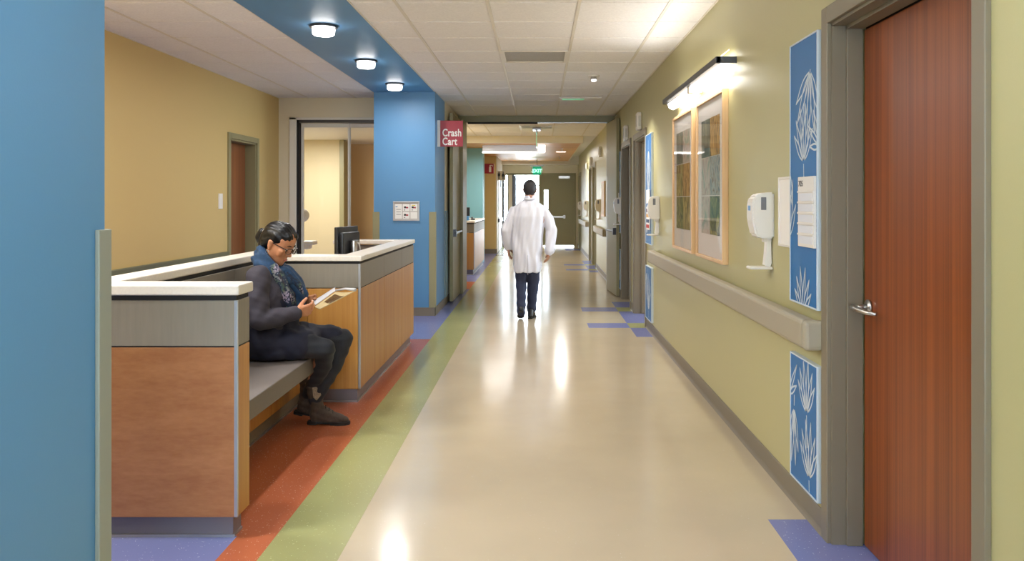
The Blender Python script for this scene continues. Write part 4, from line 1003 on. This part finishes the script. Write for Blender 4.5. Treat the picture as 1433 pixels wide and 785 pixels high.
# ---- seated woman, facing +X
Wm = thing('person', (-1.55, 5.05, .45), 'seated woman with black hair, glasses, dark jacket and blue scarf reading on the bench', 'person')
V = Vector
Hc = V((-1.548, 5.045, 1.137)); pit, yaw = R(28), R(14)
f_ = V((math.cos(pit) * math.cos(yaw), -math.cos(pit) * math.sin(yaw), -math.sin(pit)))
u_ = V((math.sin(pit) * math.cos(yaw), -math.sin(pit) * math.sin(yaw), math.cos(pit))); l_ = u_.cross(f_)
def hp(f, l, u): return Hc + f_ * f + l_ * l + u_ * u
def orient(me, piv=None):
    return me
def hball(f, l, u, r): return (hp(f, l, u), r)
neck0 = V((-1.618, 5.05, .985))
shN, shF = V((-1.615, 4.885, .945)), V((-1.60, 5.215, .945))
elN, elF = V((-1.585, 4.815, .705)), V((-1.57, 5.285, .715))
wrN, wrF = V((-1.405, 4.905, .737)), V((-1.44, 5.19, .765))
def head_prims(hp, k=1.0, male=False):
    B = lambda f, l, u, r: (hp(f * k, l * k, u * k), r * k)
    P = [hull(B(-.02, 0, .03, .078), B(.02, 0, .035, .072), B(-.03, 0, .0, .072), sub=3),
         hull(B(.035, .022, .035, .052), B(.035, -.022, .035, .052), B(.045, .028, -.03, .036), B(.045, -.028, -.03, .036), B(.01, .03, -.06, .036), B(.01, -.03, -.06, .036), B(.045, .018, -.085, .026), B(.045, -.018, -.085, .026), B(.066, 0, -.102, .020), sub=2),
         hull(B(.082, 0, .002, .008), B(.103, 0, -.036, .0105)), hull(B(.09, .010, -.040, .0085), B(.09, -.010, -.040, .0085), B(.103, 0, -.037, .009)),
         hull(B(.080, .034, .018, .009), B(.085, .008, .016, .009)), hull(B(.080, -.034, .018, .009), B(.085, -.008, .016, .009)),
         hull(B(.079, .018, -.066, .0065), B(.086, 0, -.064, .0085), B(.079, -.018, -.066, .0065)), hull(B(.078, .014, -.077, .007), B(.084, 0, -.078, .009), B(.078, -.014, -.077, .007)),
         hull(B(.064, .05, -.02, .02), B(.06, .042, -.04, .022)), hull(B(.064, -.05, -.02, .02), B(.06, -.042, -.04, .022))]
    for s in (1, -1):
        P += [hull(B(-.002, .074 * s, .006, .010), B(-.012, .080 * s, .004, .011), B(-.008, .077 * s, -.022, .010), B(.0, .074 * s, -.042, .008), sub=2),
              hull(B(.076, .033 * s, .004, .010), B(.078, .026 * s, .002, .009))]
    return P
prims = head_prims(hp)
prims += chain([hp(-.03, 0, -.04), hp(-.03, 0, -.09), neck0], [.056, .052, .062])
# torso and limbs under the clothes
prims += [hull((neck0, .06), (shN + V((0, .03, -.02)), .05), (shF + V((0, -.03, -.02)), .05)), hull((shN + V((.02, .06, -.1)), .08), (shF + V((.02, -.06, -.1)), .08), ((-1.61, 5.05, .62), .11))]
hipN, hipF = V((-1.60, 4.95, .545)), V((-1.60, 5.15, .55))
knN, knF = V((-1.262, 5.0, .512)), V((-1.205, 5.21, .535))
anN, anF = V((-1.455, 5.335, .165)), V((-1.385, 5.245, .155))
prims += [hull(((-1.60, 4.98, .58), .11), ((-1.60, 5.12, .58), .11))]
prims += chain([hipN, knN, anN], [.07, .045, .03]) + chain([hipF, knF, anF], [.07, .045, .03])
prims += chain([shN, elN, wrN], [.045, .034, .023]) + chain([shF, elF, wrF], [.045, .034, .023])
fdN = (V((-1.335, 4.955, .748)) - wrN).normalized()
prims += hand(wrN, fdN, (.35, .75, .25), 1, [(.35, .6, .5), (.35, .6, .5), (.4, .6, .5), (.5, .7, .5)], .93, thumb=(.75, .35, .75), tcurl=.2)
fdF = (V((-1.36, 5.15, .775)) - wrF).normalized()
prims += hand(wrF, fdF, (.25, -.8, .15), -1, [(.3, .5, .4), (.35, .6, .5), (.4, .6, .5), (.5, .7, .5)], .93, thumb=(.75, .35, .75), tcurl=.2)
organic('body', prims, skin_w, Wm, .0042, 3)
# hair
Hh = lambda f, l, u, r: (hp(f, l, u), r)
hp_ = [hull(Hh(-.030, 0, .036, .083), Hh(.004, .008, .048, .074), Hh(.004, -.008, .048, .074), sub=3), hull(Hh(-.045, .015, .0, .07), Hh(-.045, -.015, .0, .07), Hh(-.035, 0, .04, .078), Hh(-.065, .02, -.045, .042), Hh(-.065, -.02, -.045, .042), sub=2)]
for s in (1, -1):
    hp_ += [hull(Hh(.05, .03 * s, .066, .034), Hh(.0, .052 * s, .045, .036), Hh(.036, .052 * s, .03, .022), Hh(.012, .064 * s, .018, .014)), hull(Hh(-.03, .066 * s, .015, .02), Hh(.006, .066 * s, .025, .016), Hh(-.05, .05 * s, -.03, .03))]
hp_ += [hull(Hh(.05, .012, .073, .028), Hh(.0, .0, .07, .06), Hh(.062, -.012, .058, .022), Hh(.062, .02, .058, .022))]
hr = organic('hair', hp_, hair_m, Wm, .0042, 4, disp=lambda p, n: .0012 * math.sin(260 * ((p - Hc).dot(l_)) + 90 * (p - Hc).dot(u_)))
organic('hair_bun', [hull(Hh(-.125, 0, .002, .026), Hh(-.128, 0, -.035, .026), Hh(-.112, 0, -.05, .022)), hull(Hh(-.10, 0, .0, .02), Hh(-.125, 0, .0, .024))], hair_m, hr, .004, 3)
MB().tube([hp(-.104 - .006 * math.sin(a), .033 * math.cos(a), .004 + .033 * math.sin(a)) for a in [2 * math.pi * k / 16 for k in range(16)]], .0048, 8, closed=True).build('hair_band', signwhite_m, hr, smooth=True)
# glasses, eyes, brows, lips, earring
gm = mat('tortoise_acetate', '#2A1C1A', .25)
g = MB()
for s in (1, -1):
    ring = [hp(.106 - .010 * abs(math.cos(a)) * (1 if math.cos(a) * s > 0 else 0), s * .033 + .025 * math.copysign(abs(math.cos(a)) ** .7, math.cos(a)), -.004 + .018 * math.copysign(abs(math.sin(a)) ** .7, math.sin(a))) for a in [2 * math.pi * k / 24 for k in range(24)]]
    g.tube(ring, .0027, 8, closed=True)
    g.tube([hp(.098, s * .057, .004), hp(.085, s * .068, .005), hp(.03, s * .075, .004), hp(-.004, s * .078, .004), hp(-.02, s * .079, -.012)], [.0035, .003, .0026, .0024, .002], 8)
g.tube([hp(.106, .008, 0), hp(.111, 0, .002), hp(.106, -.008, 0)], .0025, 8)
gl = g.build('glasses', gm, Wm, smooth=True)
for s in (1, -1):
    b = bmesh.new(); vs = [b.verts.new(hp(.104, s * .033 + .023 * math.copysign(abs(math.cos(a)) ** .7, math.cos(a)), -.004 + .016 * math.copysign(abs(math.sin(a)) ** .7, math.sin(a)))) for a in [2 * math.pi * k / 24 for k in range(24)]]
    b.faces.new(vs); mm = MB(); mm._add(b); mm.build('lens', glass_m, gl)
eye_m = mat('eye_white', '#E4DEDA', .2); iris_m = mat('eye_dark', '#1E1410', .15); brow_m = mat('brow_hair', '#1C1614', .8); lip_m = mat('lip', '#9A4F48', .45)
for s in (1, -1):
    e = MB(); b = bmesh.new(); bmesh.ops.create_uvsphere(b, u_segments=16, v_segments=10, radius=.0125); bmesh.ops.translate(b, verts=b.verts, vec=hp(.0755, .031 * s, -.004)); e._add(b); eo = e.build('eye', eye_m, Wm, smooth=True)
    MB().cyl(hp(.0835, .031 * s, -.007), hp(.0885, .031 * s, -.0085), .006, .004, 14).build('iris', iris_m, eo)
    MB().tube([hp(.084, .046 * s, .021), hp(.0915, .03 * s, .025), hp(.0935, .014 * s, .020)], [.002, .0032, .0025], 8).build('eyebrow', brow_m, Wm, smooth=True)
MB().tube([hp(.083, .02, -.0715), hp(.0925, .006, -.069), hp(.0935, 0, -.070), hp(.0925, -.006, -.069), hp(.083, -.02, -.0715)], [.002, .005, .0045, .005, .002], 8).build('lips', lip_m, Wm, smooth=True)
MB().tube([hp(.0, -.083 - .0, -.05 - .009) + l_ * .002 + u_ * .011 * math.cos(a) + f_ * .009 * math.sin(a) for a in [2 * math.pi * k / 14 for k in range(14)]], .0016, 6, closed=True).build('earring', steel_m, Wm, smooth=True)
# dress / skirt over the thighs
ev = (1, 0, 0); ey = (0, 1, 0)
sk = [hull(((-1.60, 4.95, .575), .122), ((-1.60, 5.15, .575), .122), ((-1.62, 5.05, .70), .13), sub=3),
      hull((hipN + V((0, 0, .01)), .105), ((-1.395, 4.985, .535), .085), ((-1.395, 5.18, .552), .085), (hipF + V((0, 0, .01)), .105), sub=3),
      hull(((-1.40, 5.175, .55), .085), ((-1.255, 5.205, .549), .07)), hull(((-1.70, 4.92, .508), .05), ((-1.50, 4.91, .503), .045), ((-1.50, 5.2, .503), .045), ((-1.70, 5.2, .508), .05)),
      hull(((-1.40, 4.965, .506), .05), ((-1.36, 4.98, .505), .045), ((-1.52, 4.92, .503), .045))]
sk += [hull(((-1.55, 5.0, .80), .11), ((-1.55, 5.1, .80), .11), ((-1.56, 5.05, .66), .13))]
organic('dress', sk, skirt_m, Wm, .007, 5, disp=folds(((.6, .9, .2), 55, .0035, 0), ((1, -.4, .5), 90, .0018, 1)))
# leggings
organic('leggings', chain([hipN, V((-1.40, 4.985, .535)), knN, V((-1.295, 5.10, .40)), anN], [.088, .079, .060, .052, .040], 3) + chain([hipF, knF, V((-1.265, 5.235, .38)), anF], [.088, .062, .057, .042], 3), legging_m, Wm, .006, 4,
        disp=folds(((0, 0, 1), 120, .0015, 0), ((1, .4, .6), 75, .0014, 2)), cut=lambda p: p.x < -1.5 and p.z > .47)
# jacket: torso, sleeves, lapels
def jr(z, cx, cy, rx, ry, ex=.85, tilt=0): return ((cx, cy, z), (1, 0, tilt), (0, 1, 0), rx, ry, ex)
jk = [loft([jr(.545, -1.615, 5.05, .125, .185, tilt=.35), jr(.62, -1.612, 5.05, .142, .188, tilt=.35), jr(.72, -1.60, 5.05, .138, .183, tilt=.2), jr(.82, -1.588, 5.05, .142, .188, tilt=.1), jr(.90, -1.605, 5.05, .118, .186), jr(.955, -1.615, 5.05, .085, .165), jr(.995, -1.62, 5.05, .062, .095)], 44)]
for sh, el, wr, s in ((shN, elN, wrN, -1), (shF, elF, wrF, 1)):
    jk += chain([sh + V((0, 0, 0)), sh.lerp(el, .5) + V((-.012, .008 * s, 0)), el, el.lerp(wr, .55) + V((0, 0, -.006)), wr - (wr - el).normalized() * .004], [.070, .067, .060, .052, .041], 3)
jac = organic('jacket', jk, jacket_m, Wm, .006, 5, disp=folds(((.5, .3, 1), 48, .0022, .5), ((1, 0, -.7), 80, .0014, 1.2), ((.2, .5, .9), 150, .0006, 0)))
MB().poly([(-1.50, 4.915, .96), (-1.455, 4.935, .86), (-1.44, 4.965, .72), (-1.452, 5.0, .70), (-1.47, 4.99, .86), (-1.52, 4.97, .965)], (-.012, -.010, 0)).build('lapel', jacket_m, jac)
# scarf: two loops round the neck and two hanging ends
nk = V((-1.595, 5.05, 1.0))
def loop(rx, ry, z, tilt, r, ph=0, n=26):
    return [nk + V((.012 + rx * math.cos(a), ry * math.sin(a), z - tilt * math.cos(a) + .008 * math.sin(3 * a + ph))) for a in [2 * math.pi * k / n for k in range(n)]]
sc_ = []
for rx, ry, z, tl, r, ph in ((.080, .086, .0, .075, .032, 0), (.092, .102, -.03, .07, .034, 2), (.072, .080, .032, .075, .026, 1)):
    L_ = loop(rx, ry, z, tl, r, ph); sc_ += [hull((a, r), (b, r), sub=1) for a, b in zip(L_, L_[1:] + L_[:1])]
sc_ += chain([V((-1.51, 5.06, .955)), V((-1.468, 5.08, .89)), V((-1.445, 5.09, .82)), V((-1.452, 5.085, .755))], [.05, .056, .058, .05])
sf = organic('scarf', sc_, scarf_navy, Wm, .006, 3, disp=folds(((.3, .8, .5), 130, .004, 0), ((.8, -.3, .6), 85, .003, 1)))
organic('scarf_end', chain([V((-1.545, 4.955, .99)), V((-1.505, 4.945, .91)), V((-1.475, 4.955, .83)), V((-1.462, 4.975, .755)), V((-1.468, 4.985, .73))], [.030, .036, .042, .040, .034]), scarf_pat, sf, .0055, 3, disp=folds(((.9, .6, .1), 160, .004, 0)))
organic('scarf_end', chain([V((-1.50, 5.03, .95)), V((-1.437, 5.05, .885)), V((-1.418, 5.055, .83))], [.022, .024, .018]), scarf_pat, sf, .0055, 3)
# boots
def boot(an, toe_dir, heel, name_lbl=None, pitch=0.0, floorz=0.0):
    """an: ankle centre, heel: heel point on floor"""
    d = V((toe_dir[0], toe_dir[1], 0)).normalized(); sd = V((-d.y, d.x, 0)); up = V((0, 0, 1))
    Rm = Matrix.Rotation(pitch, 3, sd)      # heel lifts about the toes
    toe = heel + d * .262
    def P(a, b, c): return toe + Rm @ (d * (a - .262) + sd * b + up * c)
    ps = [hull((P(.045, 0, .05), .036), (P(.05, 0, .09), .040), (P(.058, 0, .03), .034)), hull((P(.055, 0, .10), .042), (an + up * .035, .047)), hull((an + up * .03, .047), (an + up * .075 + (an - P(.055, 0, .1)).normalized() * .0, .050)),
          hull((P(.07, 0, .085), .040), (P(.14, 0, .055), .036), (P(.06, 0, .04), .036)), hull((P(.13, .005, .05), .036), (P(.20, .008, .035), .031), (P(.20, -.008, .035), .031), (P(.06, 0, .038), .034)), hull((P(.19, 0, .034), (.034, .038, .026)), (P(.232, 0, .030), .024))]
    b = organic('boot', ps, boot_m, Wm, .0048, 3, disp=folds(((.3, .2, 1), 140, .0014, 0)))
    out = [(-.002, 0), (.0, .022), (.015, .034), (.06, .036), (.10, .031), (.15, .036), (.20, .041), (.24, .034), (.262, .014), (.262, -.014), (.24, -.034), (.20, -.041), (.15, -.036), (.10, -.031), (.06, -.036), (.015, -.034), (.0, -.022)]
    MB().poly([P(a, w, .008) for a, w in out], Rm @ V((0, 0, .012))).poly([P(a, w, .0) for a, w in out if a < .08], Rm @ V((0, 0, .012))).poly([P(a, w, .0) for a, w in out if a > .13], Rm @ V((0, 0, .012))).build('sole', sole_m, b)
    cu = an + up * .055
    for s in (-1,):
        c0 = cu + sd * s * .046 * (1 if True else 1)
        MB().poly([c0 + d * .0 + up * .03, c0 + d * .045 + up * .034 - sd * s * .014, c0 + d * .05 - up * .02 - sd * s * .010, c0 + d * .028 - up * .048 + sd * s * .004, c0 + d * .008 - up * .03 + sd * s * .004], sd * s * .006).build('cuff', cuff_m, b)
    lc = MB()
    for k in range(5):
        a = .105 + k * .022; h = .112 - k * .0155
        lc.tube([P(a, .02, h - .004), P(a + .006, 0, h + .004), P(a + .012, -.02, h - .008)], .0028, 6)
    lc.build('laces', sole_m, b)
boot(anF, (1, -.06), V((-1.432, 5.262, 0)))
boot(anN, (1, -.05), V((-1.545, 5.345, 0)), pitch=R(10))

# ---- magazine in her hands
def leafpage(c, th, name, m, parent, lift=.0, nu=10, nv=4, curl=0.0):
    """curved sheet between four corners c = (p00, p10, p11, p01)"""
    b = bmesh.new(); p00, p10, p11, p01 = [V(x) for x in c]; nn = (p10 - p00).cross(p01 - p00).normalized(); g = {}
    for i in range(nu + 1):
        for j in range(nv + 1):
            s, t = i / nu, j / nv; p = (p00 * (1 - s) + p10 * s) * (1 - t) + (p01 * (1 - s) + p11 * s) * t
            p = p + nn * (lift + .008 * math.sin(math.pi * t) + curl * max(0, s - .75) ** 2)
            for k in (0, 1): g[i, j, k] = b.verts.new(p + nn * th * k)
    for i in range(nu):
        for j in range(nv):
            b.faces.new([g[i, j, 1], g[i + 1, j, 1], g[i + 1, j + 1, 1], g[i, j + 1, 1]]); b.faces.new([g[i, j, 0], g[i, j + 1, 0], g[i + 1, j + 1, 0], g[i + 1, j, 0]])
    for i in range(nu):
        for j in (0, nv): b.faces.new([g[i, j, 0], g[i + 1, j, 0], g[i + 1, j, 1], g[i, j, 1]])
    for j in range(nv):
        for i in (0, nu): b.faces.new([g[i, j, 0], g[i, j + 1, 0], g[i, j + 1, 1], g[i, j, 1]])
    bmesh.ops.recalc_face_normals(b, faces=b.faces); m_ = MB(); m_._add(b); return m_.build(name, m, parent, smooth=False)
mg = thing('magazine', (-1.22, 5.0, .75), 'open folded magazine with brown picture held by the seated woman', 'magazine')
S0, S1 = V((-1.338, 5.06, .752)), V((-1.214, 5.07, .840)); N0, N1 = V((-1.271, 4.93, .757)), V((-1.068, 4.93, .861)); F0, F1 = V((-1.403, 5.15, .752)), V((-1.243, 5.19, .853))
cream_p = mat('magazine_cream', '#B9A67C', .5); pic_p = mat('magazine_picture', '#54380F', .5, noise=((30, 30, 30), .6, 3))
leafpage((S0, S1, N1, N0), .004, 'printed_page', cream_p, mg)
pA = lambda s, t: (S0 * (1 - s) + S1 * s) * (1 - t) + (N0 * (1 - s) + N1 * s) * t
leafpage((pA(.35, .2), pA(.85, .12), pA(.72, .9), pA(.30, .9)), .0008, 'page_picture', pic_p, mg, lift=-.0)
leafpage((S0 + V((0, 0, .004)), S1 + V((0, 0, .006)), F1, F0), .004, 'folded_page', mat('magazine_white', '#BDBBBE', .6), mg)
MB().tube([S1 + V((.0, .0, .008)), S1.lerp(N1, .5) + V((.0, 0, .014)), N1 + V((0, 0, .006))], [.006, .007, .010], 10).build('curled_edge', MATS['magazine_white'], mg, smooth=True)

# ---- walking man, seen from behind, facing +Y
Mn = thing('person', (-.14, 9.95, 0), 'man in long white coat and dark trousers walking away down the corridor', 'person')
YM = 9.9
def mp(px, py, dy=0.0): return V(((px - 754) / F_PX * YM, YM + dy, CAM_H - (py - 281) / F_PX * YM))
Mh = mp(741.5, 264.5, .01)
def mh(f, l, u): return Mh + V((-l, f, u)) + V((0, 0, 0))
hd = head_prims(mh, .94)
neckM = mp(741, 280, -.01)
sL, sR = mp(719, 291), mp(762, 291); eL, eR = mp(708.5, 322, -.03), mp(772, 322, .02); wL, wR = mp(711, 346, .06), mp(769.5, 351, -.02)
hL, hR = mp(732, 345), mp(746, 345); kL, kR = mp(729.5, 393, .02), mp(746, 395, .06); aL, aR = mp(729.5, 433, -.10), mp(743.5, 432, .12)
hd += chain([mh(-.02, 0, -.05), neckM], [.058, .062], 3)
hd += [hull((neckM, .055), (sL + V((.04, 0, -.05)), .045), (sR + V((-.04, 0, -.05)), .045)), hull((sL + V((.06, 0, -.1)), .08), (sR + V((-.06, 0, -.1)), .08), (mp(739, 345), .10))]
hd += chain([hL, kL, aL], [.07, .045, .032]) + chain([hR, kR, aR], [.07, .045, .032]) + chain([sL + V((.02, 0, -.045)), eL, wL], [.04, .034, .026]) + chain([sR + V((-.02, 0, -.045)), eR, wR], [.04, .034, .026])
hd += hand(wL, (.05, .12, -1), (.9, -.1, 0), -1, (.25, .35, .25), 1.0)
hd += hand(wR, (-.25, .05, -1), (-.9, .2, .2), 1, (.25, .35, .3), 1.0)
organic('body', hd, skin_m, Mn, .0055, 3)
Mb = lambda f, l, u, r: (mh(f, l, u), r)
organic('hair', [hull(Mb(-.026, 0, .032, .078), Mb(.018, 0, .042, .071), Mb(-.032, 0, .0, .074), sub=3), hull(Mb(-.035, .02, .0, .058), Mb(-.035, -.02, .0, .058), Mb(-.045, .012, -.05, .04), Mb(-.045, -.012, -.05, .04), sub=2)], brown_hair_m, Mn, .006, 3)
def mr(py, cx, rx, ry, dy=0.0, ex=.9): return (mp(cx, py, dy), (1, 0, 0), (0, 1, 0), rx, ry, ex)
vf = lambda i, a: (.05 * math.sin(7 * a + 1.0) + .03 * math.sin(11 * a)) * max(0, (i - 3) / 6)
ct = [loft([mr(274, 741, .062, .066, -.005), mr(279, 741, .075, .075, -.005), mr(284, 741, .125, .095, -.01), mr(290, 741, .185, .115, -.01), mr(303, 740, .195, .13, -.01), mr(318, 739, .185, .13), mr(335, 738, .175, .128), mr(352, 738, .172, .135), mr(368, 737.5, .160, .135), mr(381, 737.5, .148, .13)], 56, vf)]
for s_, e_, w_ in ((sL, eL, wL), (sR, eR, wR)):
    iw = 1 if e_.x < s_.x else -1
    ct += [hull((neckM + V((0, 0, -.035)), .06), (s_ + V((iw * .012, 0, -.038)), .058), (s_.lerp(e_, .35) + V((iw * .01, 0, 0)), .064), (mp(740, 303), .09))]
    ct += chain([s_ + V((iw * .012, 0, -.036)), s_.lerp(e_, .45), e_, e_.lerp(w_, .5), w_], [.060, .064, .062, .058, .052], 3)
coat = organic('white_coat', ct, coat_m, Mn, .0075, 4, disp=folds(((1, .3, .10), 62, .005, .4), ((1, -.5, -.15), 110, .0025, 1.3), ((.5, 0, .5), 28, .003, 0)))
MB().box(mp(738.6, 360).x, mp(739.2, 360).x, YM - .147, YM - .13, mp(0, 383).z, mp(0, 356).z).build('back_vent', mat('coat_shadow_seam', '#B9B9C4', .8), coat)
MB().tube([mp(733, 277.5, -.055), mp(737, 278.5, -.085), mp(741, 279, -.092), mp(745, 278.5, -.085), mp(749, 277.5, -.055)], [.010, .014, .014, .014, .010], 10).build('collar', coat_m, coat, smooth=True)
tr = [loft([(mp(738, 350), (1, 0, 0), (0, 1, 0), .14, .11, .9), (mp(738, 340), (1, 0, 0), (0, 1, 0), .14, .11, .9)], 24)] + chain([hL, mp(730.5, 370), kL, kL.lerp(aL, .5), aL + V((0, 0, -.02))], [.09, .082, .066, .058, .05], 3) + chain([hR, mp(746.5, 372, .02), kR, kR.lerp(aR, .5), aR + V((0, 0, -.02))], [.09, .084, .070, .062, .055], 3)
organic('trousers', tr, trouser_m, Mn, .007, 3, disp=folds(((.2, .2, 1), 60, .003, 0), ((1, .3, .4), 50, .002, 1)))
def shoe(a, toe, pitch):
    d = V((toe[0], toe[1], 0)).normalized(); sd = V((-d.y, d.x, 0)); Rm = Matrix.Rotation(pitch, 3, sd); tp = V((a.x, a.y, 0)) + d * .17
    P = lambda q, b, c: tp + Rm @ (d * (q - .26) + sd * b + V((0, 0, c)))
    o = organic('shoe', [hull((P(.03, 0, .04), .033), (P(.08, 0, .05), .036), (P(.05, 0, .085), .036)), hull((P(.08, 0, .045), .036), (P(.19, 0, .036), .034), (P(.235, 0, .03), .024))], shoe_m, Mn, .006, 2)
    MB().poly([P(q, w, 0) for q, w in ((0, -.024), (0, .024), (.05, .034), (.19, .042), (.255, .02), (.255, -.02), (.19, -.042), (.05, -.034))], Rm @ V((0, 0, .014))).build('sole', sole_m, o)
shoe(V((aL.x, aL.y, 0)), (-.06, 1), R(24)); shoe(V((aR.x, aR.y, 0)), (.2, 1), R(0))
